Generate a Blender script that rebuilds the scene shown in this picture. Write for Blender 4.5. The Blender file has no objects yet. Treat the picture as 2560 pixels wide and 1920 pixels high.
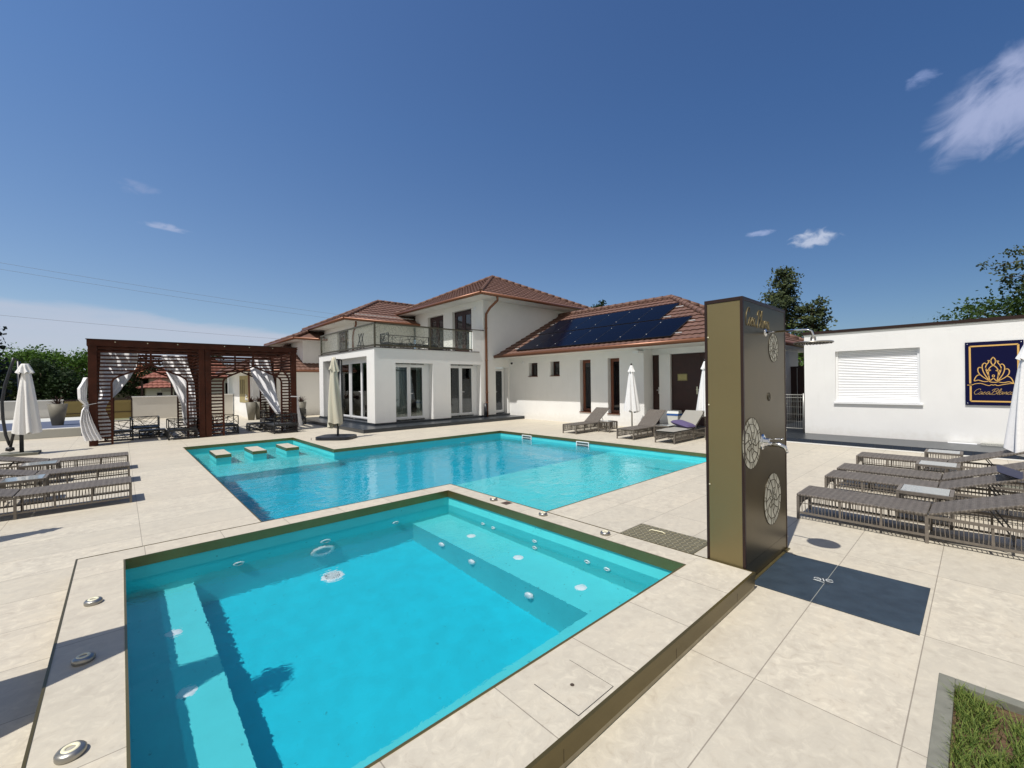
import bpy, bmesh, math, random
from mathutils import Vector, Matrix, noise
R = math.radians; PI = math.pi
random.seed(7)
S = bpy.context.scene
COL = S.collection
# ------------------------------------------------------------------ camera
EYE = Vector((0, 0, 1.6))
F_PX, PIT, ROL, YAW = 1069.75, R(-0.1635), R(-0.7535), R(47.5545)
fw = Vector((math.cos(PIT)*math.cos(YAW), math.cos(PIT)*math.sin(YAW), math.sin(PIT)))
rt = Vector((math.sin(YAW), -math.cos(YAW), 0)); up = rt.cross(fw)
rx = math.cos(ROL)*rt + math.sin(ROL)*up; ux = -math.sin(ROL)*rt + math.cos(ROL)*up
cam = bpy.data.cameras.new('camera'); co = bpy.data.objects.new('camera', cam); COL.objects.link(co)
cam.sensor_width = 36; cam.lens = 36*F_PX/2560; cam.clip_start = .05; cam.clip_end = 2000
co.matrix_world = Matrix(((rx.x, ux.x, -fw.x, EYE.x), (rx.y, ux.y, -fw.y, EYE.y), (rx.z, ux.z, -fw.z, EYE.z), (0, 0, 0, 1)))
S.camera = co
# ------------------------------------------------------------------ light
SUNV = Vector((.50, .075, -1)).normalized()
sl = bpy.data.lights.new('sun', 'SUN'); sl.energy = 4.6; sl.angle = R(.53); sl.color = (1, .955, .89)
so = bpy.data.objects.new('sun', sl); COL.objects.link(so); so.rotation_euler = SUNV.to_track_quat('-Z', 'Y').to_euler()
try: sl.cycles.is_caustics_light = True
except Exception: pass
S.view_settings.view_transform = 'Standard'; S.view_settings.look = 'None'
S.view_settings.exposure = 0.05; S.view_settings.gamma = 1
S.cycles.max_bounces = 10; S.cycles.diffuse_bounces = 4; S.cycles.transmission_bounces = 8; S.cycles.transparent_max_bounces = 16
S.cycles.sample_clamp_indirect = 6
W = bpy.data.worlds.new("World"); S.world = W; W.use_nodes = True
def nn(nt, t, **kw):
    n = nt.nodes.new(t)
    for k, v in kw.items(): setattr(n, k, v)
    return n
def math_n(nt, op, a, b=None, clamp=False):
    n = nn(nt, 'ShaderNodeMath', operation=op, use_clamp=clamp)
    for i, x in enumerate((a, b)):
        if x is None: continue
        if hasattr(x, 'is_linked') or hasattr(x, 'links'): nt.links.new(x, n.inputs[i])
        else: n.inputs[i].default_value = x
    return n.outputs[0]
def mixc(nt, f, a, b, blend='MIX'):
    n = nn(nt, 'ShaderNodeMix', data_type='RGBA', blend_type=blend)
    for i, x in ((0, f), (6, a), (7, b)):
        if hasattr(x, 'links'): nt.links.new(x, n.inputs[i])
        elif isinstance(x, (int, float)): n.inputs[i].default_value = x
        else: n.inputs[i].default_value = (*x, 1) if len(x) == 3 else x
    return n.outputs[2]
def ramp(nt, fac, stops):
    n = nn(nt, 'ShaderNodeValToRGB'); e = n.color_ramp.elements
    for i, (p, c) in enumerate(stops):
        if i < 2: el = e[i]; el.position = p
        else: el = e.new(p)
        el.color = (*c, 1) if isinstance(c, tuple) else (c, c, c, 1)
    nt.links.new(fac, n.inputs[0]); return n.outputs[0]
def build_world():
    nt = W.node_tree; bg = nt.nodes['Background']; bg.inputs[1].default_value = .11
    sk = nn(nt, 'ShaderNodeTexSky', sky_type='NISHITA'); sk.sun_disc = False
    d = -SUNV
    sk.sun_elevation = math.asin(d.z); sk.sun_rotation = math.atan2(d.x, d.y)
    sk.altitude = 250; sk.air_density = 1.0; sk.dust_density = .6; sk.ozone_density = 2.2
    tc = nn(nt, 'ShaderNodeTexCoord'); sep = nn(nt, 'ShaderNodeSeparateXYZ'); nt.links.new(tc.outputs['Generated'], sep.inputs[0])
    z = sep.outputs[2]
    # streaky cloud texture in direction space
    def cloud(center, ax, ay, sc, stretch, thr, roll=0., seed=0.):
        # soft elliptical mask round a direction, broken up by noise
        c = Vector(center).normalized(); e1 = Vector((0, 0, 1)).cross(c).normalized(); e2 = c.cross(e1)
        a1 = e1*math.cos(roll)+e2*math.sin(roll); a2 = -e1*math.sin(roll)+e2*math.cos(roll)
        def dot(v):
            n = nn(nt, 'ShaderNodeVectorMath', operation='DOT_PRODUCT'); nt.links.new(tc.outputs['Generated'], n.inputs[0]); n.inputs[1].default_value = v; return n.outputs['Value']
        u = math_n(nt, 'DIVIDE', dot(a1), ax); v = math_n(nt, 'DIVIDE', dot(a2), ay); w = dot(c)
        r2 = math_n(nt, 'ADD', math_n(nt, 'MULTIPLY', u, u), math_n(nt, 'MULTIPLY', v, v))
        m = math_n(nt, 'SUBTRACT', 1.0, r2, clamp=True)
        m = math_n(nt, 'MULTIPLY', m, math_n(nt, 'GREATER_THAN', w, 0.0))
        cb = nn(nt, 'ShaderNodeCombineXYZ'); nt.links.new(math_n(nt, 'MULTIPLY', u, ax*sc), cb.inputs[0]); nt.links.new(math_n(nt, 'MULTIPLY', v, ay*sc*stretch), cb.inputs[1]); cb.inputs[2].default_value = seed
        nz = nn(nt, 'ShaderNodeTexNoise'); nz.inputs['Scale'].default_value = 1; nz.inputs['Detail'].default_value = 6; nz.inputs['Roughness'].default_value = .55; nz.inputs['Distortion'].default_value = .5
        nt.links.new(cb.outputs[0], nz.inputs['Vector'])
        s = math_n(nt, 'ADD', nz.outputs[0], math_n(nt, 'MULTIPLY', math_n(nt, 'SUBTRACT', m, .5), .55))
        mr = nn(nt, 'ShaderNodeMapRange', clamp=True); mr.interpolation_type = 'SMOOTHSTEP'
        nt.links.new(s, mr.inputs[0]); mr.inputs[1].default_value = thr; mr.inputs[2].default_value = thr+.38
        return math_n(nt, 'MULTIPLY', mr.outputs[0], math_n(nt, 'POWER', m, .35))
    def direc(px, py): return fw*F_PX + rx*(px-1280) - ux*(py-960)
    def band():
        # low cloud bank: azimuth mask x elevation mask x noise
        cb = nn(nt, 'ShaderNodeCombineXYZ'); at = nn(nt, 'ShaderNodeMath', operation='ARCTAN2'); nt.links.new(sep.outputs[1], at.inputs[0]); nt.links.new(sep.outputs[0], at.inputs[1])
        nt.links.new(math_n(nt, 'MULTIPLY', at.outputs[0], 3.2), cb.inputs[0]); nt.links.new(math_n(nt, 'MULTIPLY', z, 15), cb.inputs[1]); cb.inputs[2].default_value = 3.3
        nz = nn(nt, 'ShaderNodeTexNoise'); nz.inputs['Scale'].default_value = 1.3; nz.inputs['Detail'].default_value = 7; nz.inputs['Roughness'].default_value = .6; nz.inputs['Distortion'].default_value = .3
        nt.links.new(cb.outputs[0], nz.inputs['Vector'])
        el = nn(nt, 'ShaderNodeMapRange', clamp=True); el.interpolation_type = 'SMOOTHSTEP'
        top = math_n(nt, 'ADD', z, math_n(nt, 'MULTIPLY', math_n(nt, 'SUBTRACT', nz.outputs[0], .5), .07))
        # bank rises to the left (azimuth up): subtract slope
        top = math_n(nt, 'SUBTRACT', top, math_n(nt, 'MULTIPLY', math_n(nt, 'SUBTRACT', at.outputs[0], R(80)), .055))
        nt.links.new(top, el.inputs[0]); el.inputs[1].default_value = .128; el.inputs[2].default_value = .106; el.inputs[3].default_value = 0; el.inputs[4].default_value = 1
        az = nn(nt, 'ShaderNodeMapRange', clamp=True); az.interpolation_type = 'SMOOTHSTEP'; nt.links.new(at.outputs[0], az.inputs[0]); az.inputs[1].default_value = R(62); az.inputs[2].default_value = R(73)
        den = nn(nt, 'ShaderNodeMapRange', clamp=True); nt.links.new(nz.outputs[0], den.inputs[0]); den.inputs[1].default_value = .3; den.inputs[2].default_value = .72; den.inputs[3].default_value = .55; den.inputs[4].default_value = 1.0
        return math_n(nt, 'MULTIPLY', math_n(nt, 'MULTIPLY', el.outputs[0], az.outputs[0]), den.outputs[0])
    cl = [(band(), (4.5, 4.9, 5.9)), (cloud(direc(2505, 262), .125, .085, 14, 1.5, .44, R(-30), 2.), (3.2, 3.75, 5.7)),
          (cloud(direc(2035, 596), .052, .022, 45, 1.5, .42, 0, 5.), (4.3, 4.9, 6.3)),
          (cloud(direc(415, 568), .045, .009, 40, 2, .42, 0, 8.), (2.9, 3.7, 5.6)),
          (cloud(direc(1900, 585), .04, .01, 40, 2, .5, 0, 11.), (2.6, 3.4, 5.5)),
          (cloud(direc(345, 470), .05, .018, 30, 2, .55, 0, 14.), (1.9, 2.8, 4.9)),
          (cloud(direc(2310, 196), .03, .016, 30, 2, .5, 0, 17.), (1.8, 2.5, 4.6))]
    # deeper, cleaner blue overhead as in the photograph
    tint = ramp(nt, z, [(0.0, (.72, .74, .82)), (.16, (.66, .74, .84)), (.5, (.60, .80, 1.02)), (1.0, (.6, .8, 1.1))])
    sd = nn(nt, 'ShaderNodeVectorMath', operation='DOT_PRODUCT'); nt.links.new(tc.outputs['Generated'], sd.inputs[0]); sd.inputs[1].default_value = tuple(-rt)
    side = math_n(nt, 'ADD', 1.0, math_n(nt, 'MULTIPLY', sd.outputs['Value'], .34)); cbs = nn(nt, 'ShaderNodeCombineXYZ'); nt.links.new(math_n(nt, 'ADD', side, math_n(nt, 'MULTIPLY', sd.outputs['Value'], .12)), cbs.inputs[0]); nt.links.new(side, cbs.inputs[1]); nt.links.new(math_n(nt, 'SUBTRACT', side, math_n(nt, 'MULTIPLY', sd.outputs['Value'], .10)), cbs.inputs[2])
    tint = mixc(nt, 1.0, tint, cbs.outputs[0], 'MULTIPLY')
    col = mixc(nt, 1.0, sk.outputs[0], tint, 'MULTIPLY')
    for m, c in cl: col = mixc(nt, m, col, c)
    # added pale veil in the unseen sky behind the viewer, for neutral fill light
    hz = Vector((fw.x, fw.y, 0)).normalized(); n = nn(nt, 'ShaderNodeVectorMath', operation='DOT_PRODUCT'); nt.links.new(tc.outputs['Generated'], n.inputs[0]); n.inputs[1].default_value = (-hz.x, -hz.y, .12)
    vm = nn(nt, 'ShaderNodeMapRange', clamp=True); vm.interpolation_type = 'SMOOTHSTEP'; nt.links.new(n.outputs['Value'], vm.inputs[0]); vm.inputs[1].default_value = .08; vm.inputs[2].default_value = .5; vm.inputs[4].default_value = .9
    col = mixc(nt, vm.outputs[0], col, (4.6, 4.35, 4.0))
    nt.links.new(col, bg.inputs[0])
build_world()
# ------------------------------------------------------------------ mesh helpers
ORG = {}
class MB:
    def __init__(s): s.v = []; s.f = []; s.sm = []
    def add(s, vs, fs, smooth=False):
        b = len(s.v); s.v += [tuple(p) for p in vs]; s.f += [tuple(i+b for i in f) for f in fs]; s.sm += [smooth]*len(fs); return s
    def box(s, x0, x1, y0, y1, z0, z1):
        vs = [(x, y, z) for z in (z0, z1) for y in (y0, y1) for x in (x0, x1)]
        return s.add(vs, [(0, 2, 3, 1), (4, 5, 7, 6), (0, 1, 5, 4), (2, 6, 7, 3), (0, 4, 6, 2), (1, 3, 7, 5)])
    def bar(s, p, q, w, h=None, upv=(0, 0, 1)):
        h = h or w; p = Vector(p); q = Vector(q); d = (q-p).normalized(); u = Vector(upv)
        if abs(d.dot(u)) > .98: u = Vector((1, 0, 0))
        a = d.cross(u).normalized()*w/2; b = a.cross(d).normalized()*h/2
        vs = [c+i*a+j*b for c in (p, q) for i, j in ((-1, -1), (1, -1), (1, 1), (-1, 1))]
        return s.add(vs, [(0, 1, 2, 3), (7, 6, 5, 4), (0, 4, 5, 1), (1, 5, 6, 2), (2, 6, 7, 3), (3, 7, 4, 0)])
    def tube(s, pts, r, n=8, caps=True):
        pts = [Vector(p) for p in pts]; rs = r if isinstance(r, (list, tuple)) else [r]*len(pts)
        vs = []; prev = None
        for i, p in enumerate(pts):
            d = (pts[min(i+1, len(pts)-1)]-pts[max(i-1, 0)]).normalized()
            if prev is None: a = d.cross(Vector((0, 0, 1)) if abs(d.z) < .95 else Vector((1, 0, 0))).normalized()
            else: a = (prev-d*prev.dot(d)).normalized()
            prev = a; b = d.cross(a)
            vs += [p+(a*math.cos(2*PI*k/n)+b*math.sin(2*PI*k/n))*rs[i] for k in range(n)]
        fs = [(i*n+k, i*n+(k+1) % n, (i+1)*n+(k+1) % n, (i+1)*n+k) for i in range(len(pts)-1) for k in range(n)]
        s.add(vs, fs, True)
        if caps: m = len(pts)-1; b = len(s.v)-len(vs); s.f += [tuple(b+k for k in range(n))[::-1], tuple(b+m*n+k for k in range(n))]; s.sm += [False, False]
        return s
    def lathe(s, c, prof, n=24, axis=None, smooth=True):
        c = Vector(c); ax = Vector(axis or (0, 0, 1)).normalized(); a = ax.orthogonal().normalized(); b = ax.cross(a); vs = []
        for r, h in prof: vs += [c+ax*h+(a*math.cos(2*PI*k/n)+b*math.sin(2*PI*k/n))*max(r, 1e-4) for k in range(n)]
        fs = [(i*n+k, i*n+(k+1) % n, (i+1)*n+(k+1) % n, (i+1)*n+k) for i in range(len(prof)-1) for k in range(n)]
        return s.add(vs, fs, smooth)
    def quad(s, a, b, c, d): return s.add([a, b, c, d], [(0, 1, 2, 3)])
    def build(s, name, mat, parent=None, org=None, bevel=0):
        me = bpy.data.meshes.new(name); o0 = Vector(org) if org is not None else ORG.get(parent.name, Vector((0, 0, 0))) if parent else Vector((0, 0, 0))
        me.from_pydata([tuple(Vector(p)-o0) for p in s.v], [], s.f); me.polygons.foreach_set('use_smooth', s.sm); me.update()
        bm = bmesh.new(); bm.from_mesh(me); bmesh.ops.recalc_face_normals(bm, faces=bm.faces); bm.to_mesh(me); bm.free()
        me.materials.append(mat); o = bpy.data.objects.new(name, me); COL.objects.link(o)
        if parent: o.parent = parent; ORG[o.name] = o0
        else: o.location = o0
        if bevel:
            b = o.modifiers.new('bevel', 'BEVEL'); b.width = bevel; b.segments = 2; b.limit_method = 'ANGLE'
        return o
def T(name, label, cat, loc=(0, 0, 0), group=None, rz=0):
    o = bpy.data.objects.new(name, None); COL.objects.link(o); o.location = loc; o.rotation_euler = (0, 0, rz); o.empty_display_size = .1
    ORG[o.name] = Vector(loc); o['label'] = label; o['category'] = cat
    if group: o['group'] = group
    return o
def tag(o, label, cat, group=None):
    o['label'] = label; o['category'] = cat
    if group: o['group'] = group
    return o
def struct(o, kind='structure'): o['kind'] = kind; return o
def copy_tree(o, parent=None):
    c = o.copy(); COL.objects.link(c)
    if parent: c.parent = parent
    for ch in [x for x in bpy.data.objects if x.parent == o]: copy_tree(ch, c)
    return c
def rcv(o):
    try: o.cycles.is_caustics_receiver = True
    except Exception: pass
    return o
# ------------------------------------------------------------------ materials
def mat(name, col, rough=.6, metal=0., spec=.5, noise_amt=0., noise_scale=5., bump=0., bscale=40., alpha=1., trans=0., coat=0.):
    m = bpy.data.materials.new(name); m.use_nodes = True; nt = m.node_tree; b = nt.nodes['Principled BSDF']
    b.inputs['Base Color'].default_value = (*col, 1); b.inputs['Roughness'].default_value = rough; b.inputs['Metallic'].default_value = metal
    b.inputs['Specular IOR Level'].default_value = spec; b.inputs['Alpha'].default_value = alpha; b.inputs['Coat Weight'].default_value = coat
    tc = nn(nt, 'ShaderNodeTexCoord')
    if noise_amt:
        nz = nn(nt, 'ShaderNodeTexNoise'); nz.inputs['Scale'].default_value = noise_scale; nz.inputs['Detail'].default_value = 8; nz.inputs['Roughness'].default_value = .6
        nt.links.new(tc.outputs['Object'], nz.inputs[0])
        c = ramp(nt, nz.outputs[0], [(.25, tuple(x*(1-noise_amt) for x in col)), (.75, tuple(min(1, x*(1+noise_amt)) for x in col))])
        nt.links.new(c, b.inputs['Base Color'])
    if bump:
        nz = nn(nt, 'ShaderNodeTexNoise'); nz.inputs['Scale'].default_value = bscale; nz.inputs['Detail'].default_value = 5
        nt.links.new(tc.outputs['Object'], nz.inputs[0]); bp = nn(nt, 'ShaderNodeBump'); bp.inputs['Strength'].default_value = bump; bp.inputs['Distance'].default_value = .02
        nt.links.new(nz.outputs[0], bp.inputs['Height']); nt.links.new(bp.outputs[0], b.inputs['Normal'])
    return m
def speckle(m, sc=24., thr=.085, dark=(.01, .09, .11)):
    nt = m.node_tree; b = nt.nodes['Principled BSDF']; g = nn(nt, 'ShaderNodeNewGeometry'); v = nn(nt, 'ShaderNodeTexVoronoi'); v.inputs['Scale'].default_value = sc; nt.links.new(g.outputs['Position'], v.inputs['Vector'])
    n = nn(nt, 'ShaderNodeTexNoise'); n.inputs['Scale'].default_value = 5; nt.links.new(g.outputs['Position'], n.inputs['Vector'])
    f = math_n(nt, 'MULTIPLY', math_n(nt, 'LESS_THAN', v.outputs['Distance'], math_n(nt, 'MULTIPLY', n.outputs[0], thr*4)), math_n(nt, 'GREATER_THAN', math_n(nt, 'FRACT', math_n(nt, 'MULTIPLY', v.outputs['Color'], 7.3)), .86))
    old = b.inputs['Base Color'].links[0].from_socket; nt.links.new(mixc(nt, math_n(nt, 'MULTIPLY', f, .42), old, dark), b.inputs['Base Color'])
def tiles(name, x0, y0, sx, sy, usex=True, usey=True, base=(.495, .455, .372)):
    """large porcelain stone tiles: joints on a world grid, cloudy mottling, faint veins, per tile tone"""
    m = bpy.data.materials.new(name); m.use_nodes = True; nt = m.node_tree; b = nt.nodes['Principled BSDF']
    g = nn(nt, 'ShaderNodeNewGeometry'); sep = nn(nt, 'ShaderNodeSeparateXYZ'); nt.links.new(g.outputs['Position'], sep.inputs[0])
    def joint(o, c0, s):
        t = math_n(nt, 'DIVIDE', math_n(nt, 'SUBTRACT', o, c0), s); fr = math_n(nt, 'FRACT', math_n(nt, 'ADD', t, 100.0))
        dist = math_n(nt, 'MULTIPLY', math_n(nt, 'MINIMUM', fr, math_n(nt, 'SUBTRACT', 1.0, fr)), s)
        return math_n(nt, 'LESS_THAN', dist, .0027), math_n(nt, 'FLOOR', t)
    jx, ix = joint(sep.outputs[0], x0, sx); jy, iy = joint(sep.outputs[1], y0, sy)
    j = math_n(nt, 'MAXIMUM', math_n(nt, 'MULTIPLY', jx, 1. if usex else 0.), math_n(nt, 'MULTIPLY', jy, 1. if usey else 0.))
    def noise_(sc, det, ro, dist=0, off=0., stretch=(1, 1, 1)):
        mp = nn(nt, 'ShaderNodeMapping'); mp.inputs['Location'].default_value = (off, off*.7, 0); mp.inputs['Scale'].default_value = stretch
        nt.links.new(g.outputs['Position'], mp.inputs[0])
        n = nn(nt, 'ShaderNodeTexNoise'); n.inputs['Scale'].default_value = sc; n.inputs['Detail'].default_value = det; n.inputs['Roughness'].default_value = ro; n.inputs['Distortion'].default_value = dist
        nt.links.new(mp.outputs[0], n.inputs['Vector']); return n.outputs[0]
    cw = nn(nt, 'ShaderNodeCombineXYZ'); nt.links.new(ix, cw.inputs[0]); nt.links.new(iy, cw.inputs[1])
    wn = nn(nt, 'ShaderNodeTexWhiteNoise', noise_dimensions='2D'); nt.links.new(cw.outputs[0], wn.inputs['Vector'])
    n1 = noise_(2.6, 6, .62, 1.2, 0, (1, 1.9, 1)); n2 = noise_(15, 8, .68, .8, 5); n3 = noise_(70, 3, .6, 0, 9)
    big = noise_(.35, 2, .5, 0, 20)
    c = ramp(nt, n1, [(.30, (base[0]*.86, base[1]*.85, base[2]*.85)), (.5, base), (.70, (base[0]*1.08, base[1]*1.06, base[2]*1.03))])
    c = mixc(nt, ramp(nt, n2, [(.5, 0.), (.68, .8)]), c, (base[0]*1.26, base[1]*1.26, base[2]*1.24))
    c = mixc(nt, ramp(nt, n2, [(.30, .85), (.45, 0.)]), c, (base[0]*.78, base[1]*.745, base[2]*.72))
    c = mixc(nt, ramp(nt, big, [(.4, 0.), (.7, .35)]), c, (base[0]*1.03, base[1]*.97, base[2]*.93))
    c = mixc(nt, math_n(nt, 'MULTIPLY', wn.outputs['Value'], .45), c, tuple(x*.87 for x in base))
    c = mixc(nt, ramp(nt, n3, [(.74, 0.), (.8, .5)]), c, (.16, .13, .10))
    c = mixc(nt, math_n(nt, 'MULTIPLY', j, .72), c, (.17, .145, .115))
    nt.links.new(c, b.inputs['Base Color'])
    nt.links.new(ramp(nt, n2, [(.3, .5), (.7, .68)]), b.inputs['Roughness']); b.inputs['Specular IOR Level'].default_value = .35
    bp = nn(nt, 'ShaderNodeBump'); bp.inputs['Strength'].default_value = .25; bp.inputs['Distance'].default_value = .004
    nt.links.new(math_n(nt, 'SUBTRACT', n2, j), bp.inputs['Height']); nt.links.new(bp.outputs[0], b.inputs['Normal'])
    return m
M = {}
GX, GY, GS = .145, .24, .585
M['deck'] = tiles('deck tiles', GX, GY, GS*2, GS)
M['deck2'] = M['deck']
M['rim_y'] = tiles('rim tiles', GX, GY, GS, GS, True, False)
M['rim_x'] = tiles('rim tiles side', GX, .03, GS, GS*2, False, True)
M['plain_tile'] = tiles('plain tile', 0, 0, 50.3, 50.7, False, False)
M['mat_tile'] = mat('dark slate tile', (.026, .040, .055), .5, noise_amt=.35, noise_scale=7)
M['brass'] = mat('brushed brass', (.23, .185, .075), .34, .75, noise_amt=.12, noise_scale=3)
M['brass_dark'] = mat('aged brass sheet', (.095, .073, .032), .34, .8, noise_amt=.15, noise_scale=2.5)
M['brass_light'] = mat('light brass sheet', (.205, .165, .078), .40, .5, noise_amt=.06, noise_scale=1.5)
M['bronze'] = mat('dark bronze trim', (.028, .013, .010), .42, .3)
M['plaster'] = mat('white render', (.80, .80, .785), .85, noise_amt=.035, noise_scale=1.3, bump=.25, bscale=160)
def grime(m):
    nt = m.node_tree; b = nt.nodes['Principled BSDF']; g = nn(nt, 'ShaderNodeNewGeometry'); sep = nn(nt, 'ShaderNodeSeparateXYZ'); nt.links.new(g.outputs['Position'], sep.inputs[0])
    mp = nn(nt, 'ShaderNodeMapping'); mp.inputs['Scale'].default_value = (5, 5, .7); nt.links.new(g.outputs['Position'], mp.inputs[0]); n = nn(nt, 'ShaderNodeTexNoise'); n.inputs['Scale'].default_value = 1.6; n.inputs['Detail'].default_value = 7; nt.links.new(mp.outputs[0], n.inputs['Vector'])
    old = b.inputs['Base Color'].links[0].from_socket; f = ramp(nt, n.outputs[0], [(.58, 0.), (.9, .16)]); c = mixc(nt, f, old, (.52, .51, .46))
    n2 = nn(nt, 'ShaderNodeTexNoise'); n2.inputs['Scale'].default_value = 9; n2.inputs['Detail'].default_value = 6; nt.links.new(g.outputs['Position'], n2.inputs['Vector'])
    mr = nn(nt, 'ShaderNodeMapRange', clamp=True); nt.links.new(math_n(nt, 'ADD', sep.outputs[2], math_n(nt, 'MULTIPLY', n2.outputs[0], -.35)), mr.inputs[0]); mr.inputs[1].default_value = .16; mr.inputs[2].default_value = -.05; mr.inputs[3].default_value = 0; mr.inputs[4].default_value = .25
    nt.links.new(mixc(nt, mr.outputs[0], c, (.50, .46, .38)), b.inputs['Base Color'])
grime(M['plaster'])
M['soffit'] = mat('white soffit', (.72, .72, .70), .8)
M['white'] = mat('white plastic', (.80, .81, .82), .35)
M['grey_wall'] = mat('grey render', (.50, .51, .49), .85, noise_amt=.05, noise_scale=1.)
M['wallcream'] = mat('cream wall', (.55, .53, .49), .85, noise_amt=.06, noise_scale=1.5)
M['black_stone'] = mat('black granite', (.022, .027, .034), .32, noise_amt=.35, noise_scale=9)
M['copper'] = mat('brown metal gutter', (.185, .075, .038), .38, .35)
M['brownwood'] = mat('dark brown wood', (.030, .008, .005), .5, noise_amt=.3, noise_scale=6)
M['redwood'] = mat('red brown wood frame', (.15, .045, .02), .45, noise_amt=.2, noise_scale=9)
M['pergola'] = mat('mahogany stained timber', (.052, .0145, .007), .62, spec=.2, noise_amt=.35, noise_scale=4)
M['wicker'] = None
M['chrome'] = mat('chrome', (.75, .76, .78), .06, 1.)
M['steel'] = mat('brushed steel', (.36, .35, .32), .36, .9)
M['cream'] = mat('cream plastic', (.72, .68, .48), .4)
M['black'] = mat('black metal', (.012, .012, .014), .4)
M['plastic_black'] = mat('black plastic', (.014, .016, .022), .38, noise_amt=.2)
M['rail'] = mat('olive bronze rail', (.095, .085, .055), .45, .4)
M['linerdeep'] = mat('water tinted floor liner', (.002, .53, .66), .6, noise_amt=.10, noise_scale=6)  # depth tint of the water and faint caustic mottling put into the floor colour
M['liner'] = mat('shallow water tint liner', (.085, .625, .655), .6, noise_amt=.06, noise_scale=4)  # kept paler than the floors, as shallower water absorbs less light
M['linermain'] = mat('deep water tint liner', (.002, .455, .60), .6, noise_amt=.12, noise_scale=5); speckle(M['linermain'], 14.); speckle(M['liner']); speckle(M['linerdeep'], 27.)  # darker blue imitates light lost along the longer path through the pool
M['umbrella_white'] = mat('white canvas', (.74, .74, .74), .85, bump=.2, bscale=30)
M['umbrella_beige'] = mat('beige canvas', (.53, .495, .40), .85, bump=.25, bscale=20)
M['curtain'] = mat('white curtain cloth', (.82, .82, .84), .9)
M['cushion'] = mat('grey cushion cloth', (.27, .26, .23), .9, bump=.2, bscale=200)
M['pillow'] = mat('purple cushion cloth', (.085, .065, .15), .85, bump=.2, bscale=200)
M['pot'] = mat('grey brown planter', (.155, .145, .115), .6, noise_amt=.15)
M['soil'] = mat('dry soil', (.11, .065, .035), .95, noise_amt=.45, noise_scale=18, bump=.9, bscale=60)
M['kerb'] = mat('grey concrete kerb', (.17, .17, .14), .9, noise_amt=.18, noise_scale=14)
M['navy'] = mat('navy sign board', (.002, .003, .035), .45, spec=.15)
M['gold'] = mat('gold sign paint', (.66, .40, .12), .5)
M['lotusfill'] = mat('maroon sign fill', (.035, .006, .012), .5)
M['bark'] = mat('tree bark', (.10, .075, .05), .9, noise_amt=.3)
M['bluebin'] = mat('blue bin liner', (.02, .10, .35), .5)
M['binwhite'] = mat('off white bin plastic', (.60, .62, .60), .4)
M['goldpanel'] = mat('gold sheet panel', (.22, .17, .06), .5, .3, noise_amt=.05)
M['wire'] = mat('galvanised wire', (.36, .36, .34), .4, .6)
M['orange'] = None
def solar_mat():
    m = bpy.data.materials.new('solar glass'); m.use_nodes = True; nt = m.node_tree; b = nt.nodes['Principled BSDF']
    b.inputs['Base Color'].default_value = (.003, .005, .016, 1); b.inputs['Roughness'].default_value = .15; b.inputs['Specular IOR Level'].default_value = .04
    g = nn(nt, 'ShaderNodeTexCoord'); sep = nn(nt, 'ShaderNodeSeparateXYZ'); nt.links.new(g.outputs['Object'], sep.inputs[0])
    def ln(o, s, w):
        f = math_n(nt, 'FRACT', math_n(nt, 'ADD', math_n(nt, 'DIVIDE', o, s), 50.0)); return math_n(nt, 'LESS_THAN', f, w/s)
    j = math_n(nt, 'MAXIMUM', ln(sep.outputs[1], .166, .004), ln(sep.outputs[2], .038*2, .002))
    nt.links.new(mixc(nt, math_n(nt, 'MULTIPLY', j, .5), (.002, .003, .010), (.008, .011, .03)), b.inputs['Base Color']); return m
M['solar'] = solar_mat()
def wicker_mat(name, along='x'):
    m = bpy.data.materials.new(name); m.use_nodes = True; nt = m.node_tree; b = nt.nodes['Principled BSDF']; b.inputs['Roughness'].default_value = .6
    tc = nn(nt, 'ShaderNodeTexCoord'); sep = nn(nt, 'ShaderNodeSeparateXYZ'); nt.links.new(tc.outputs['Object'], sep.inputs[0])
    sx = math_n(nt, 'SINE', math_n(nt, 'MULTIPLY', sep.outputs[0], 2*PI/.028)); sy = math_n(nt, 'SINE', math_n(nt, 'MULTIPLY', sep.outputs[1], 2*PI/.014))
    h = math_n(nt, 'MULTIPLY', sx, sy)
    nz = nn(nt, 'ShaderNodeTexNoise'); nz.inputs['Scale'].default_value = 25; nt.links.new(tc.outputs['Object'], nz.inputs[0])
    w2 = math_n(nt, 'ADD', math_n(nt, 'SINE', math_n(nt, 'MULTIPLY', sep.outputs[0], 2*PI/.055)), math_n(nt, 'SINE', math_n(nt, 'MULTIPLY', sep.outputs[1], 2*PI/.055)))
    f = math_n(nt, 'ADD', math_n(nt, 'ADD', math_n(nt, 'MULTIPLY', h, .13), math_n(nt, 'MULTIPLY', nz.outputs[0], .5)), math_n(nt, 'MULTIPLY', w2, .07))
    nt.links.new(ramp(nt, f, [(.0, (.060, .050, .040)), (.6, (.20, .175, .15))]), b.inputs['Base Color'])
    bp = nn(nt, 'ShaderNodeBump'); bp.inputs['Strength'].default_value = .7; bp.inputs['Distance'].default_value = .004; nt.links.new(h, bp.inputs['Height']); nt.links.new(bp.outputs[0], b.inputs['Normal'])
    return m
M['wicker'] = wicker_mat('woven grey wicker')
M['strand'] = mat('wicker strand', (.15, .13, .108), .55, noise_amt=.25, noise_scale=30)
def roof_mat(name, c):
    m = mat(name, c, .68, noise_amt=.22, noise_scale=2.2, bump=.2, bscale=90); return m
M['roof'] = roof_mat('brown concrete roof tile', (.135, .070, .050))
M['roof_orange'] = roof_mat('terracotta roof tile', (.36, .115, .045))
M['roof_red'] = roof_mat('red roof tile', (.24, .085, .055))
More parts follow.
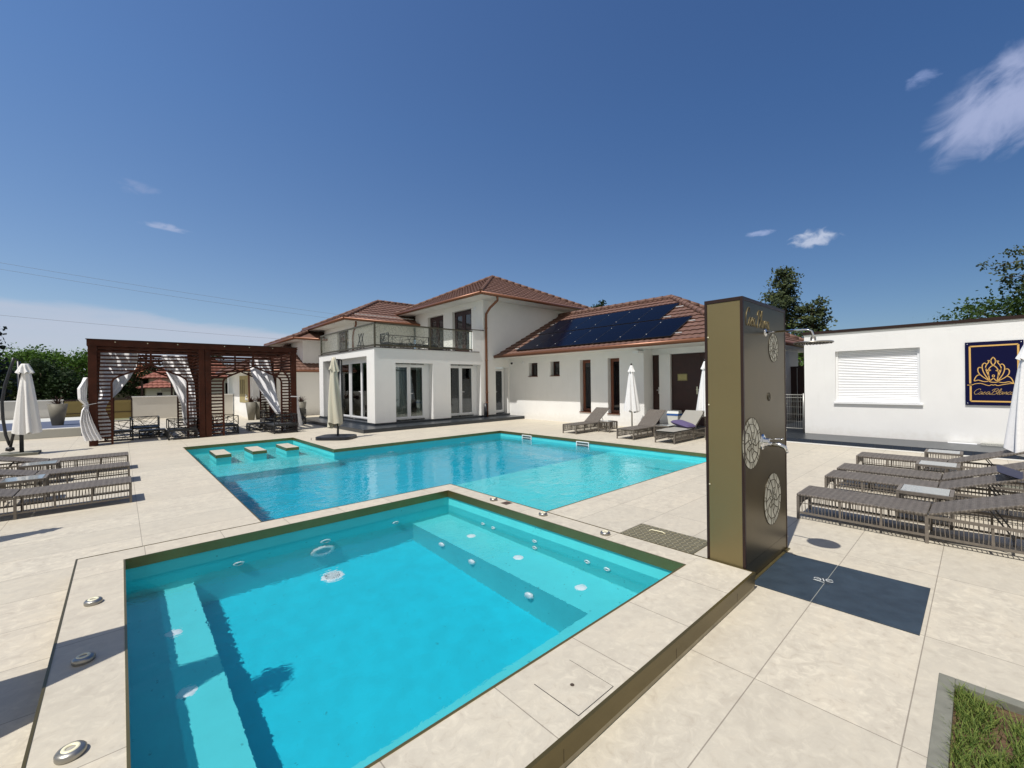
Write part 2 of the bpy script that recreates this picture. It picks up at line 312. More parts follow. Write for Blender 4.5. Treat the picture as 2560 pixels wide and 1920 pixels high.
def leaf_mat(name, c1, c2, rough=.65, cell=.12, wv=.3):
    m = bpy.data.materials.new(name); m.use_nodes = True; nt = m.node_tree; b = nt.nodes['Principled BSDF']; b.inputs['Roughness'].default_value = rough; b.inputs['Specular IOR Level'].default_value = .25
    g = nn(nt, 'ShaderNodeNewGeometry'); nz = nn(nt, 'ShaderNodeTexNoise'); nz.inputs['Scale'].default_value = .9; nz.inputs['Detail'].default_value = 5; nt.links.new(g.outputs['Position'], nz.inputs['Vector'])
    wn = nn(nt, 'ShaderNodeTexWhiteNoise', noise_dimensions='3D'); ro = nn(nt, 'ShaderNodeVectorMath', operation='SNAP'); nt.links.new(g.outputs['Position'], ro.inputs[0]); ro.inputs[1].default_value = (cell, cell, cell); nt.links.new(ro.outputs[0], wn.inputs['Vector'])
    f = math_n(nt, 'ADD', math_n(nt, 'MULTIPLY', nz.outputs[0], .75), math_n(nt, 'MULTIPLY', wn.outputs['Value'], wv))
    c = ramp(nt, f, [(.25, c1), (.85, c2)]); nt.links.new(c, b.inputs['Base Color'])
    tr = nn(nt, 'ShaderNodeBsdfTranslucent'); nt.links.new(c, tr.inputs[0]); mx = nn(nt, 'ShaderNodeMixShader'); mx.inputs[0].default_value = .3
    nt.links.new(b.outputs[0], mx.inputs[1]); nt.links.new(tr.outputs[0], mx.inputs[2]); nt.links.new(mx.outputs[0], nt.nodes['Material Output'].inputs[0]); return m
M['leaf'] = leaf_mat('green foliage', (.035, .085, .012), (.13, .24, .035))
M['leaf_mid'] = leaf_mat('mid green foliage', (.018, .045, .010), (.075, .13, .028))
M['leaf_dark'] = leaf_mat('dark foliage', (.010, .024, .010), (.035, .065, .018))
M['leaf_pine'] = leaf_mat('pine foliage', (.014, .032, .026), (.10, .12, .03))
M['leaf_spruce'] = leaf_mat('spruce foliage', (.008, .016, .022), (.022, .035, .04))
M['leaf_red'] = leaf_mat('reddish spiky leaves', (.035, .022, .018), (.10, .055, .04))
M['grass'] = leaf_mat('lawn grass', (.030, .085, .012), (.22, .27, .06), .65, .014, .5)
def glass_dark(name, c, rough=.03):
    m = mat(name, c, rough, spec=.8); return m
M['glass'] = glass_dark('window glass', (.035, .045, .05))
M['glass_brown'] = glass_dark('dark window glass', (.008, .008, .009))
def cracked_glass():
    m = bpy.data.materials.new('frosted crackle glass'); m.use_nodes = True; nt = m.node_tree; b = nt.nodes['Principled BSDF']; b.inputs['Base Color'].default_value = (.62, .62, .58, 1); b.inputs['Roughness'].default_value = .35
    g = nn(nt, 'ShaderNodeNewGeometry'); v = nn(nt, 'ShaderNodeTexVoronoi', feature='DISTANCE_TO_EDGE'); v.inputs['Scale'].default_value = 6.5; nt.links.new(g.outputs['Position'], v.inputs['Vector'])
    a = ramp(nt, v.outputs['Distance'], [(.012, .26), (.035, .035)]); tp = nn(nt, 'ShaderNodeBsdfTransparent'); tp.inputs[0].default_value = (.93, .95, .92, 1)
    mx = nn(nt, 'ShaderNodeMixShader'); nt.links.new(a, mx.inputs[0]); nt.links.new(tp.outputs[0], mx.inputs[1]); nt.links.new(b.outputs[0], mx.inputs[2]); nt.links.new(mx.outputs[0], nt.nodes['Material Output'].inputs[0]); return m
M['crackle'] = cracked_glass()
def water_mat(name, s1, s2, dist, seed):
    m = bpy.data.materials.new(name); m.use_nodes = True; nt = m.node_tree; nt.nodes.remove(nt.nodes['Principled BSDF'])
    g = nn(nt, 'ShaderNodeBsdfGlass'); g.inputs['IOR'].default_value = 1.33; g.inputs['Roughness'].default_value = 0; g.inputs['Color'].default_value = (.96, .985, 1, 1)
    geo = nn(nt, 'ShaderNodeNewGeometry')
    def nz(s, d, st, off):
        mp = nn(nt, 'ShaderNodeMapping'); mp.inputs['Scale'].default_value = st; mp.inputs['Location'].default_value = (off, off, 0); nt.links.new(geo.outputs['Position'], mp.inputs[0])
        n = nn(nt, 'ShaderNodeTexNoise'); n.inputs['Scale'].default_value = s; n.inputs['Detail'].default_value = d; n.inputs['Distortion'].default_value = .8; nt.links.new(mp.outputs[0], n.inputs['Vector']); return n.outputs[0]
    patch = ramp(nt, nz(.45, 2, (1, 1, 1), seed), [(.38, .25), (.62, 1.)])
    h = math_n(nt, 'MULTIPLY', math_n(nt, 'ADD', nz(s1, 3, (1, 1.6, 1), seed), math_n(nt, 'MULTIPLY', nz(s2, 2, (1, 1.3, 1), seed+3), .42)), patch)
    bp = nn(nt, 'ShaderNodeBump'); bp.inputs['Strength'].default_value = 1; bp.inputs['Distance'].default_value = dist; nt.links.new(h, bp.inputs['Height']); nt.links.new(bp.outputs[0], g.inputs['Normal'])
    nt.links.new(g.outputs[0], nt.nodes['Material Output'].inputs[0]); return m
# ------------------------------------------------------------------ ground, deck, pools
WJ, WM = -.06, -.17          # water levels
def cells(xs, ys, hole, z, mat_, name):
    m = MB()
    for i in range(len(xs)-1):
        for j in range(len(ys)-1):
            cx, cy = (xs[i]+xs[i+1])/2, (ys[j]+ys[j+1])/2
            if not hole(cx, cy): m.quad((xs[i], ys[j], z), (xs[i+1], ys[j], z), (xs[i+1], ys[j+1], z), (xs[i], ys[j+1], z))
    return m.build(name, mat_)
def in_pool(x, y): return (1.2 < x < 3.9 and 5 < y < 14.3) or (3.5 < x < 9.37 and 3.62 < y < 10.85)
def in_jac(x, y): return -.3 < x < 3.55 and 1.17 < y < 5.25
def in_grass(x, y): return x < 3.25 and y < .16 and x > .8
dk = cells([-14, -.3, .8, 1.2, 3.25, 3.55, 3.9, 9.37, 24], [-14, .16, 1.17, 3.62, 5.25, 10.85, 14.3, 29], lambda x, y: in_pool(x, y) or in_jac(x, y) or in_grass(x, y), 0, M['deck'], 'pool_deck')
struct(dk)
gr = MB(); gr.quad((-400, -400, -2.2), (400, -400, -2.2), (400, 400, -2.2), (-400, 400, -2.2))
struct(gr.build('ground', mat('distant ground', (.10, .12, .05), .95, noise_amt=.3, noise_scale=.05)))
ge = MB()
for (a, b, c, d) in ((-90, 90, 29, 140), (-90, -14, -30, 29), (24, 90, -30, 29)): ge.box(a, b, c, d, -2.1, -.02)
struct(ge.build('terrain', mat('dry grass field', (.16, .16, .08), .95, noise_amt=.3, noise_scale=.4)))
# main pool shell
P = [(1.2, 5.25), (1.2, 14.3), (3.9, 14.3), (3.9, 10.85), (9.37, 10.85), (9.37, 3.62), (3.55, 3.62), (3.55, 5.25)]
pool = T('swimming_pool', 'large L-shaped swimming pool with turquoise liner and brass edge', 'swimming pool', (5, 8, 0))
wl = MB(); br = MB()
for i in range(len(P)):
    (x0, y0), (x1, y1) = P[i], P[(i+1) % len(P)]
    wl.quad((x0, y0, -1.3), (x1, y1, -1.3), (x1, y1, -.07), (x0, y0, -.07))
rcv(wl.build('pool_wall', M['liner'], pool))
def edge(m, x0, y0, x1, y1, inx, iny, ztop, zbot, lip=.012, proud=.004):
    # brass strip proud of the liner, its thin top lip overlapping the tile edge
    ox, oy = inx*lip, iny*lip
    xs = sorted((x0, x1)); ys = sorted((y0, y1))
    if inx: a = x0; b = x0+inx*.012; m.box(min(a, b), max(a, b), ys[0], ys[1], zbot, ztop+proud)
    else: a = y0; b = y0+iny*.012; m.box(xs[0], xs[1], min(a, b), max(a, b), zbot, ztop+proud)
edge(br, 1.2, 5.25, 1.2, 14.3, 1, 0, 0, -.075); edge(br, 1.212, 14.3, 3.888, 14.3, 0, -1, 0, -.075); edge(br, 3.9, 10.838, 3.9, 14.3, -1, 0, 0, -.075)
edge(br, 3.9, 10.85, 9.358, 10.85, 0, -1, 0, -.075); edge(br, 9.37, 3.62, 9.37, 10.85, -1, 0, 0, -.075); edge(br, 3.56, 3.62, 9.358, 3.62, 0, 1, 0, -.075)
br.build('brass_edge', M['brass'], pool)
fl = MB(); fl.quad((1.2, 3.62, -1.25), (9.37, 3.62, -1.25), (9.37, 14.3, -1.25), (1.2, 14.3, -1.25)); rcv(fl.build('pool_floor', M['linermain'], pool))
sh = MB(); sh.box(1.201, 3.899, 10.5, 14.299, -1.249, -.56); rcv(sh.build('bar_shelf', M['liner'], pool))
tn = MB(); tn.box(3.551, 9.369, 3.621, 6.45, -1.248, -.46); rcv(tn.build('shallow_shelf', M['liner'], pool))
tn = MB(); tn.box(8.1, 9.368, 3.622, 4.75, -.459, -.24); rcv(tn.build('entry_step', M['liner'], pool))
for yc, hw in ((9.57, .21), (7.38, .22)):
    m = MB(); x = 9.358; z0, z1 = -.225, -.045
    m.box(x-.02, x, yc-hw, yc+hw, z1-.022, z1); m.box(x-.02, x, yc-hw, yc+hw, z0, z0+.022); m.box(x-.02, x, yc-hw, yc-hw+.025, z0+.022, z1-.022); m.box(x-.02, x, yc+hw-.025, yc+hw, z0+.022, z1-.022); m.box(x-.016, x-.002, yc-hw+.025, yc+hw-.025, -.135, -.123)
    sk = m.build('skimmer_frame', M['white'], pool)
    d = MB(); d.box(x-.008, x-.0005, yc-hw+.02, yc+hw-.02, z0+.02, z1-.02); rcv(d.build('skimmer_opening', mat('skimmer dark', (.10, .13, .12), .5), sk))
for x in (5.39, 7.79): jt = MB(); jt.lathe((x, 10.838, -.55), [(0, .0), (.07, 0), (.085, -.012), (.09, -.03)], 20, (0, 1, 0)); rcv(jt.build('wall_light', M['white'], pool))
def flat_water(name, rects, z, mt, par):
    m = MB()
    for (x0, x1, y0, y1) in rects: m.quad((x0, y0, z), (x1, y0, z), (x1, y1, z), (x0, y1, z))
    o = m.build(name, mt, par)
    bm = bmesh.new(); bm.from_mesh(o.data); bmesh.ops.remove_doubles(bm, verts=bm.verts, dist=1e-4)
    for f in bm.faces:
        if f.normal.z < 0: f.normal_flip()
        f.smooth = True
    bm.to_mesh(o.data); bm.free()
    try: o.cycles.is_caustics_caster = True
    except Exception: pass
    return o
w1 = flat_water('water', [(1.205, 3.55, 5.2, 10.845), (1.205, 3.55, 10.845, 14.295), (3.55, 3.895, 10.845, 14.295), (3.55, 3.895, 5.2, 10.845), (3.895, 9.365, 5.2, 10.845), (3.55, 3.895, 3.625, 5.2), (3.895, 9.365, 3.625, 5.2)], WM, water_mat('pool water', 2.6, 9, .022, 1.), None)
struct(w1)
# bar stools in the pool
for i, (x, lab) in enumerate(((1.62, 'leftmost of the three tiled seats standing in the pool'), (2.37, 'middle of the three tiled seats standing in the pool'), (3.12, 'tiled seat in the pool nearest the right pool wall, last of three'))):
    t = T('pool_stool', lab, 'pool seat', (x+.155, 12.55, 0), 'tiled seats standing in the pool')
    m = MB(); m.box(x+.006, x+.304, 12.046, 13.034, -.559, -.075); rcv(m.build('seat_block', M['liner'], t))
    m = MB(); m.box(x, x+.31, 12.04, 13.04, -.075, -.004); rcv(m.build('brass_band', M['brass'], t))
    m = MB(); m.box(x+.006, x+.304, 12.046, 13.034, -.004, .0); rcv(m.build('seat_tile', M['plain_tile'], t))
# raised whirlpool
Z = .13
jc = T('whirlpool', 'raised square whirlpool pool with stone rim and brass edges', 'whirlpool', (1.6, 3.2, 0))
m = MB()
for a, b, c, d in (((0, 1.59), (3.31, 1.59), 0, 0), ((3.31, 1.59), (3.31, 4.95), 0, 0), ((3.31, 4.95), (0, 4.95), 0, 0), ((0, 4.95), (0, 1.59), 0, 0)):
    m.quad((*a, -1.06), (*b, -1.06), (*b, .048), (*a, .048))
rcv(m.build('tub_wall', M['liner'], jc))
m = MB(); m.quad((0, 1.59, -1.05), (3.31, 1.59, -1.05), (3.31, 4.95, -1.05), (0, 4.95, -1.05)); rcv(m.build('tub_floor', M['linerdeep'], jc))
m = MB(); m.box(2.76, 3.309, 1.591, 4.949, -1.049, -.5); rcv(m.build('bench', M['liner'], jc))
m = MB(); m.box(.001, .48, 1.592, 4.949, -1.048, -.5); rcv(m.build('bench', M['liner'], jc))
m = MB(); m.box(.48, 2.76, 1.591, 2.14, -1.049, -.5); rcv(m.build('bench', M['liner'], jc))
m = MB(); edge(m, 0, 1.59, 0, 4.95, 1, 0, Z, .045); edge(m, .012, 4.95, 3.298, 4.95, 0, -1, Z, .045); edge(m, 3.31, 1.59, 3.31, 4.95, -1, 0, Z, .045); edge(m, .012, 1.59, 3.298, 1.59, 0, 1, Z, .045)
m.build('inner_brass_edge', M['brass'], jc)
m = MB(); m.box(-.29, 3.54, 4.95, 5.24, .05, Z); m.build('stone_rim', M['rim_y'], jc)
m = MB(); m.box(-.29, 3.54, 1.18, 1.59, .05, Z); m.build('stone_rim', M['rim_y'], jc)
m = MB(); m.box(-.29, 0, 1.591, 4.949, .05, Z); m.build('stone_rim', M['rim_x'], jc)
m = MB(); m.box(3.31, 3.54, 1.591, 4.949, .05, Z); m.build('stone_rim', M['rim_x'], jc)
m = MB(); m.box(-.30, 3.55, 1.168, 1.18, .028, Z+.003); m.box(-.30, 3.55, 5.24, 5.252, -.01, Z+.003); m.box(-.302, -.29, 1.18, 5.24, -.01, Z+.003); m.box(3.54, 3.552, 1.18, 5.24, -.01, Z+.003); m.box(-.30, 3.55, 1.181, 1.185, .0, .05)
m.box(-.30, 3.553, 1.162, 1.168, .095, Z+.0035)
m.build('outer_brass_edge', mat('olive brass sheet', (.135, .105, .040), .38, .65, noise_amt=.15, noise_scale=2.), jc)
m = MB(); m.box(-.3, 3.548, 1.171, 1.18, .001, .028); m.build('base_strip', mat('pale brass skirting', (.33, .29, .2), .5, .3, noise_amt=.3, noise_scale=12), jc)
for x in (.35, 1.33, 2.3, 3.2): m = MB(); m.box(x, x+.0018, 1.1672, 1.1679, .03, Z-.04); m.build('edge_seam', M['bronze'], jc)
struct(flat_water('water', [(.005, 3.305, 1.595, 4.945)], WJ, water_mat('whirlpool water', 2.4, 17, .0048, 7.), None))
# fittings in the whirlpool
def disc(m, c, ax, r, h=.012, ring=False):
    if ring: m.lathe(c, [(r*.55, 0), (r*.6, h*1.3), (r*.9, h), (r, 0)], 24, ax)
    else: m.lathe(c, [(0, h), (r*.85, h), (r, 0)], 24, ax)
for (x, y) in ((3.06, 4.1), (3.06, 3.28), (3.04, 2.44), (.275, 4.1), (.28, 3.3)):
    m = MB(); disc(m, (x, y, -.5), (0, 0, 1), .055, .008); rcv(m.build('bench_air_disc', M['white'], jc))
for (y, z) in ((4.18, -.32), (3.98, -.32), (3.28, -.24), (3.28, -.42), (2.57, -.25), (2.34, -.25)):
    m = MB(); disc(m, (3.305, y, z), (-1, 0, 0), .036, .012, True); rcv(m.build('wall_jet', M['white'], jc))
for (y, z) in ((4.26, -.66), (3.68, -.68), (2.81, -.72)):
    m = MB(); m.lathe((2.757, y, z), [(0, .03), (.03, .034), (.05, .018), (.05, 0)], 20, (-1, 0, 0)); rcv(m.build('massage_jet', M['white'], jc))
for (x, z, r) in ((2.52, -.28, .045), (1.67, -.30, .06), (.84, -.31, .05)):
    m = MB(); disc(m, (x, 4.945, z), (0, -1, 0), r, .014, True); rcv(m.build('wall_inlet', M['white'], jc))
m = MB(); m.lathe((1.64, 4.945, -.57), [(.075, .018), (.085, .024), (.12, .02), (.135, .0)], 32, (0, -1, 0)); a = rcv(m.build('pool_lamp_ring', M['white'], jc))
m = MB(); m.lathe((1.64, 4.943, -.57), [(0, .012), (.07, .014), (.076, .016)], 32, (0, -1, 0)); rcv(m.build('lamp_lens', mat('lamp lens', (.25, .55, .62), .2), a))
m = MB(); m.lathe((1.66, 4.72, -1.05), [(.085, .006), (.10, .008), (.115, 0)], 32); a = rcv(m.build('floor_drain', M['white'], jc))
m = MB()
for k in range(5): m.lathe((1.66, 4.72, -1.049), [(.014+.016*k, .0), (.014+.016*k, .007), (.021+.016*k, .007), (.021+.016*k, 0)], 28)
for k in range(4): a_ = k*PI/4; m.bar((1.66-.085*math.cos(a_), 4.72-.085*math.sin(a_), -1.043), (1.66+.085*math.cos(a_), 4.72+.085*math.sin(a_), -1.043), .008, .006)
rcv(m.build('drain_grille', M['white'], a)); m = MB(); m.lathe((1.66, 4.72, -1.0495), [(0, 0.001), (.086, .001)], 28); rcv(m.build('drain_hollow', M['black'], a))
# small lamps standing on the rim
for (x, y, lab) in ((-.155, 4.1, 'round steel rim lamp on the left rim by the far corner, in full sun'), (-.165, 3.27, 'round steel rim lamp on the left rim inside the umbrella shadow'), (-.165, 2.47, 'round steel rim lamp on the left rim nearest the front corner of the whirlpool'),
                    (3.43, 4.12, 'round steel rim lamp by the small brown square on the right rim'), (3.43, 3.27, 'middle round steel rim lamp on the right rim'), (3.42, 2.44, 'round steel rim lamp nearest the checker plate cover')):
    t = T('rim_lamp', lab, 'light', (x, y, Z), 'round steel lamps on the whirlpool rim')
    q = .72
    m = MB(); m.lathe((x, y, Z), [(.062*q, 0), (.066*q, .005), (.066*q, .020), (.058*q, .027), (.040*q, .030)], 36); m.build('steel_ring', M['steel'], t)
    m = MB(); m.lathe((x, y, Z), [(.041*q, .029), (.038*q, .033), (.024*q, .033), (.021*q, .029)], 32); m.build('cream_ring', M['cream'], t)
    m = MB(); m.lathe((x, y, Z), [(0, .030), (.021*q, .028)], 24); m.build('lens', mat('lens glass', (.35, .33, .28), .15), t)
m = MB(); m.box(3.41, 3.515, 3.86, 3.965, Z+.001, Z+.004); tag(m.build('vent_plate', mat('brown plate', (.07, .045, .03), .5), None, (0, 0, 0)), 'small brown square plate set in the whirlpool rim', 'plate')
# hatch
ht = T('tile_hatch', 'square stone hatch with finger hole in the near whirlpool rim', 'hatch', (1.6, 1.335, Z))
m = MB(); x0, x1, y0, y1, g = 1.47, 1.735, 1.202, 1.475, .0016
m.box(x0, x1, y0-g, y0+g, Z+.0004, Z+.0012); m.box(x0-g, x0+g, y0, y1, Z+.0004, Z+.0012); m.box(x1-g*.4, x1+g*.4, y0, y1, Z+.0004, Z+.0012); m.build('hatch_gap', M['black'], ht)
m = MB(); m.lathe((1.6, 1.345, Z), [(0, .0014), (.0105, .0014)], 20); m.build('finger_hole', mat('hole dark', (.05, .035, .025), .9), ht)
# checker plate
t = T('checker_plate_cover', 'bronze checker plate cover in the deck beside the whirlpool', 'cover', (3.95, 2.17, 0))
m = MB(); m.box(3.56, 4.28, 1.79, 2.56, .001, .010); m.build('plate', mat('bronze checker plate', (.20, .18, .115), .5, .4, noise_amt=.25, noise_scale=20), t)
m = MB()
for i in range(14):
    for j in range(15):
        x, y = 3.6+i*.05, 1.83+j*.05; d = .011; s = 1 if (i+j) % 2 else -1; m.bar((x-d, y-d*s, .0115), (x+d, y+d*s, .0115), .008, .005)
m.build('tread_pattern', mat('worn brass tread', (.42, .38, .26), .4, .3), t)
m = MB(); m.tube([(4.12, 2.38, .012), (4.14, 2.36, .022), (4.15, 2.24, .022), (4.15, 2.21, .012)], .006); m.build('handle', M['cream'], t)
# dark shower tray tiles
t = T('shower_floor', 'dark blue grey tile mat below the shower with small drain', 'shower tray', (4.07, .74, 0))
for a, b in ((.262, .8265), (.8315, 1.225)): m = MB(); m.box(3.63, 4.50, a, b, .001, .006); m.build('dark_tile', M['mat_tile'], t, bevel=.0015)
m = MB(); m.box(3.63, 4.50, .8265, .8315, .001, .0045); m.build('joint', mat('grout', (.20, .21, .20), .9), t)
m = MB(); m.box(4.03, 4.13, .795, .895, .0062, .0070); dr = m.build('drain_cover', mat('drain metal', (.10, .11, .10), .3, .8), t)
def text_mesh(body, size, name, mt, parent, mw, extrude=.001, align='CENTER'):
    c = bpy.data.curves.new(name, 'FONT'); c.body = body; c.size = size; c.extrude = extrude; c.align_x = align; c.align_y = 'CENTER'
    o = bpy.data.objects.new('tmp', c); COL.objects.link(o); bpy.context.view_layer.update()
    me = bpy.data.meshes.new_from_object(o.evaluated_get(bpy.context.evaluated_depsgraph_get())); bpy.data.objects.remove(o)
    me.transform(mw); me.transform(Matrix.Translation(-ORG.get(parent.name, Vector((0, 0, 0))))) ; me.materials.clear(); me.materials.append(mt); me.name = name
    q = bpy.data.objects.new(name, me); COL.objects.link(q); q.parent = parent; return q
def frame_mat(o, xa, ya):
    xa = Vector(xa).normalized(); ya = Vector(ya).normalized(); za = xa.cross(ya)
    return Matrix(((xa.x, ya.x, za.x, o[0]), (xa.y, ya.y, za.y, o[1]), (xa.z, ya.z, za.z, o[2]), (0, 0, 0, 1)))
text_mesh('ЭIЄ', .078, 'drain_letters', mat('bright steel letters', (.7, .72, .7), .3, .3), dr, frame_mat((4.085, .845, .0074), (0.35, -.94, 0), (.94, .35, 0)), .0006)
m = MB(); m.bar((4.045, .905, .0078), (4.035, .83, .0078), .004, .001); m.build('drain_slot', mat('bright slot', (.7, .75, .75), .3), dr)
# ------------------------------------------------------------------ shower column
sc = T('shower_column', 'tall brass clad shower column with rosettes and chrome rain shower', 'shower', (4.1, 1.39, 0))
X0, X1, Y0, Y1, ZT = 3.558, 4.63, 1.235, 1.53, 2.25
m = MB(); m.box(X0+.01, X1-.01, Y0+.01, Y1-.01, .0, ZT-.01); m.build('core', M['bronze'], sc)
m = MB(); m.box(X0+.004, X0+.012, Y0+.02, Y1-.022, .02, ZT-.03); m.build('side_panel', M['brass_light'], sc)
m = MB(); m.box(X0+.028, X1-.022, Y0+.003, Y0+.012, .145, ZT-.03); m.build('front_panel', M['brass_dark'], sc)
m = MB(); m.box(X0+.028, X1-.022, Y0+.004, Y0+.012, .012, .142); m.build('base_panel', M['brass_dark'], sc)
m = MB(); f = .026
for (a, b, c, d, e, g) in ((X0, X0+f, Y0, Y0+f*.8, 0, ZT), (X1-.02, X1, Y0, Y0+f, 0, ZT), (X0, X0+f, Y1-.02, Y1, 0, ZT), (X1-f, X1, Y1-f, Y1, 0, ZT), (X0+f, X1-.02, Y0, Y0+f, ZT-.028, ZT), (X0, X0+f, Y0+f*.8, Y1-.02, ZT-.028, ZT), (X0+f, X1-f, Y1-f, Y1, ZT-.028, ZT)): m.box(a, b, c, d, e, g)
m.build('corner_frame', M['bronze'], sc, bevel=.002)
m = MB(); m.box(X0+.06, X1, Y0-.022, Y0-.001, 0, .012); m.build('brass_foot', M['brass'], sc)
m = MB()
for k in range(9): m.lathe((X1-.008, Y0-.001, .12+k*.25), [(0, .004), (.006, .003)], 8, (0, -1, 0))
for z in (.1, .75, 1.4, 1.95): m.lathe((X0-.001, Y1-.03, z), [(0, .004), (.006, .003)], 8, (-1, 0, 0))
m.build('screw_heads', M['cream'], sc)
def ribbon(m, pts, w, to3, h0, h1, closed=False, sub=6):
    def cr(p0, p1, p2, p3, t): return tuple(.5*((2*b)+(-a+c)*t+(2*a-5*b+4*c-d)*t*t+(-a+3*b-3*c+d)*t**3) for a, b, c, d in zip(p0, p1, p2, p3))
    n = len(pts); out = []
    if sub:
        rng = range(n if closed else n-1)
        for i in rng:
            g = lambda k: pts[k % n] if closed else pts[max(0, min(n-1, k))]
            for s in range(sub): out.append(cr(g(i-1), g(i), g(i+1), g(i+2), s/sub))
        out.append(pts[0] if closed else pts[-1])
    else: out = list(pts)+([pts[0]] if closed else [])
    L = []
    for i, p in enumerate(out):
        a = out[max(0, i-1)]; b = out[min(len(out)-1, i+1)]; dx, dy = b[0]-a[0], b[1]-a[1]; l = math.hypot(dx, dy) or 1; L.append((-dy/l*w/2, dx/l*w/2))
    vs = []
    for p, o in zip(out, L): vs += [to3(p[0]+o[0], p[1]+o[1], h1), to3(p[0]-o[0], p[1]-o[1], h1), to3(p[0]+o[0], p[1]+o[1], h0), to3(p[0]-o[0], p[1]-o[1], h0)]
    fs = []
    for i in range(len(out)-1):
        a, b = 4*i, 4*i+4; fs += [(a, a+1, b+1, b), (a, b, b+2, a+2), (a+1, a+3, b+3, b+1)]
    m.add(vs, fs)
def rosette(c, r, name='rosette'):
    ctr = Vector((c[0], Y0, c[1]))
    to3 = lambda u, v, h: (ctr.x+u, Y0+.003-h, ctr.z+v)
    b = MB(); b.lathe((ctr.x, Y0+.003, ctr.z), [(0, .0012), (r, .0012)], 40, (0, -1, 0), False); ro = b.build(name, mat('pale rosette backing', (.60, .585, .49), .45, .05, noise_amt=.15, noise_scale=14), sc)
    m = MB(); w = r*.032; n = 20
    ring = lambda q, k, o=0., j=0.: [(q*r*(1+j*math.sin(5*i))*math.cos(2*PI*(i+o)/k), q*r*(1+j*math.sin(5*i))*math.sin(2*PI*(i+o)/k)) for i in range(k)]
    ribbon(m, ring(1.0, 40), w*.6, to3, 0, .004, True, 0)
    poly = ring(.78, 10, .0, .03); ribbon(m, poly, w, to3, 0, .0035, True, 0)
    for i in range(n):
        a = 2*PI*i/n+.1*math.sin(i*2.3); ribbon(m, [(.78*r*math.cos(a), .78*r*math.sin(a)), (r*math.cos(a), r*math.sin(a))], w*.8, to3, 0, .0035, False, 0)
    star = ring(.40, 5, .25); inn = ring(.17, 5, .75)
    for i in range(5):
        p = star[i]; q = poly[(2*i+1) % 10]; q2 = poly[(2*i) % 10]
        ribbon(m, [inn[i-1], p, inn[i]], w, to3, 0, .0035, False, 0); ribbon(m, [p, q], w, to3, 0, .0035, False, 0)
        ribbon(m, [inn[i], ((inn[i][0]*2.9), (inn[i][1]*2.9)), poly[(2*i+2) % 10]], w, to3, 0, .0035, False, 0)
        ribbon(m, [(inn[i][0]*2.9, inn[i][1]*2.9), star[(i+1) % 5]], w*.8, to3, 0, .0035, False, 0)
        ribbon(m, [(0, 0), inn[i]], w*.8, to3, 0, .0035, False, 0)
        ribbon(m, [p, (p[0]*1.35-p[1]*.25, p[1]*1.35+p[0]*.25)], w*.7, to3, 0, .0035, False, 0)
    m.build('rosette_lines', mat('dark rosette lines', (.05, .04, .02), .45, .3), ro)
rosette((3.725, 1.09), .205); rosette((4.225, .55), .225); rosette((4.29, 1.88), .128); rosette((4.15, 1.45), .036)
GL = {'C': ([[(.72, .78), (.66, .98), (.42, 1.02), (.14, .72), (.06, .36), (.24, .02), (.52, .06), (.74, .34)], ], .62), 'a': ([[(.46, .4), (.28, .5), (.06, .28), (.1, .03), (.28, .06), (.48, .44), (.43, .12), (.52, .02), (.64, .16)]], .52),
      's': ([[(.0, .1), (.26, .52), (.24, .34), (.38, .14), (.22, 0), (.06, .06)], [(.26, .02), (.46, .14)]], .40), 'B': ([[(.0, .12), (.16, -.02), (.3, .3), (.46, 1.0)], [(.1, .7), (.3, .98), (.72, 1.04), (.84, .8), (.66, .6), (.42, .55), (.7, .5), (.84, .28), (.66, .04), (.36, -.02), (.18, .08)]], .86),
      'l': ([[(.0, .12), (.26, .56), (.34, 1.0), (.22, .98), (.1, .4), (.12, .03), (.28, .12)]], .24), 'n': ([[(0, 0), (.1, .46), (.08, .06), (.3, .48), (.38, .36), (.34, .06), (.5, .12)]], .46), 'c': ([[(.4, .4), (.28, .5), (.06, .26), (.16, .01), (.42, .16)]], .38), ' ': ([], .25)}
def script(m, text, size, w, place, shear=.25):
    x = 0
    for ch in text:
        st, adv = GL[ch]
        for s in st: ribbon(m, [((x+px+py*shear)*size, py*size) for px, py in s], w, place, 0, .0035, False, 5)
        x += adv
    return x*size
m = MB(); script(m, 'Casa Blanca', .105, .0030, lambda u, v, h: (3.615+u, Y0+.003-h, 2.03+v*1.35)); m.build('engraved_name', mat('pale engraving', (.16, .125, .055), .45, .5), sc)
# rain shower arm and mixer
XA = 4.08
m = MB(); m.tube([(XA, 1.235, 2.0), (XA, 1.0, 2.0), (XA, .93, 1.995), (XA, .905, 1.98), (XA, .897, 1.955), (XA, .895, 1.90)], [.009]*6, 14); arm = m.build('shower_arm', M['chrome'], sc)
m = MB(); m.lathe((XA, 1.238, 2.0), [(.034, 0), (.034, .008), (.012, .012)], 24, (0, -1, 0)); m.build('wall_flange', M['chrome'], arm)
m = MB(); m.lathe((XA, .895, 1.895), [(.016, .04), (.019, .03), (.019, .005), (.13, .0), (.135, -.006), (.132, -.012), (0, -.012)], 40); hd = m.build('shower_head', M['steel'], arm)
m = MB()
for q in range(1, 6):
    for k in range(q*7): a = 2*PI*k/(q*7); m.lathe((XA+q*.024*math.cos(a), .895+q*.024*math.sin(a), 1.883), [(.004, 0), (.002, -.006)], 6)
m.build('nozzles', M['black'], hd)
m = MB(); m.lathe((3.985, 1.238, 1.075), [(.066, 0), (.066, .006), (.05, .014), (.03, .016), (.03, .045), (0, .047)], 32, (0, -1, 0)); mx = m.build('mixer_plate', M['chrome'], sc)
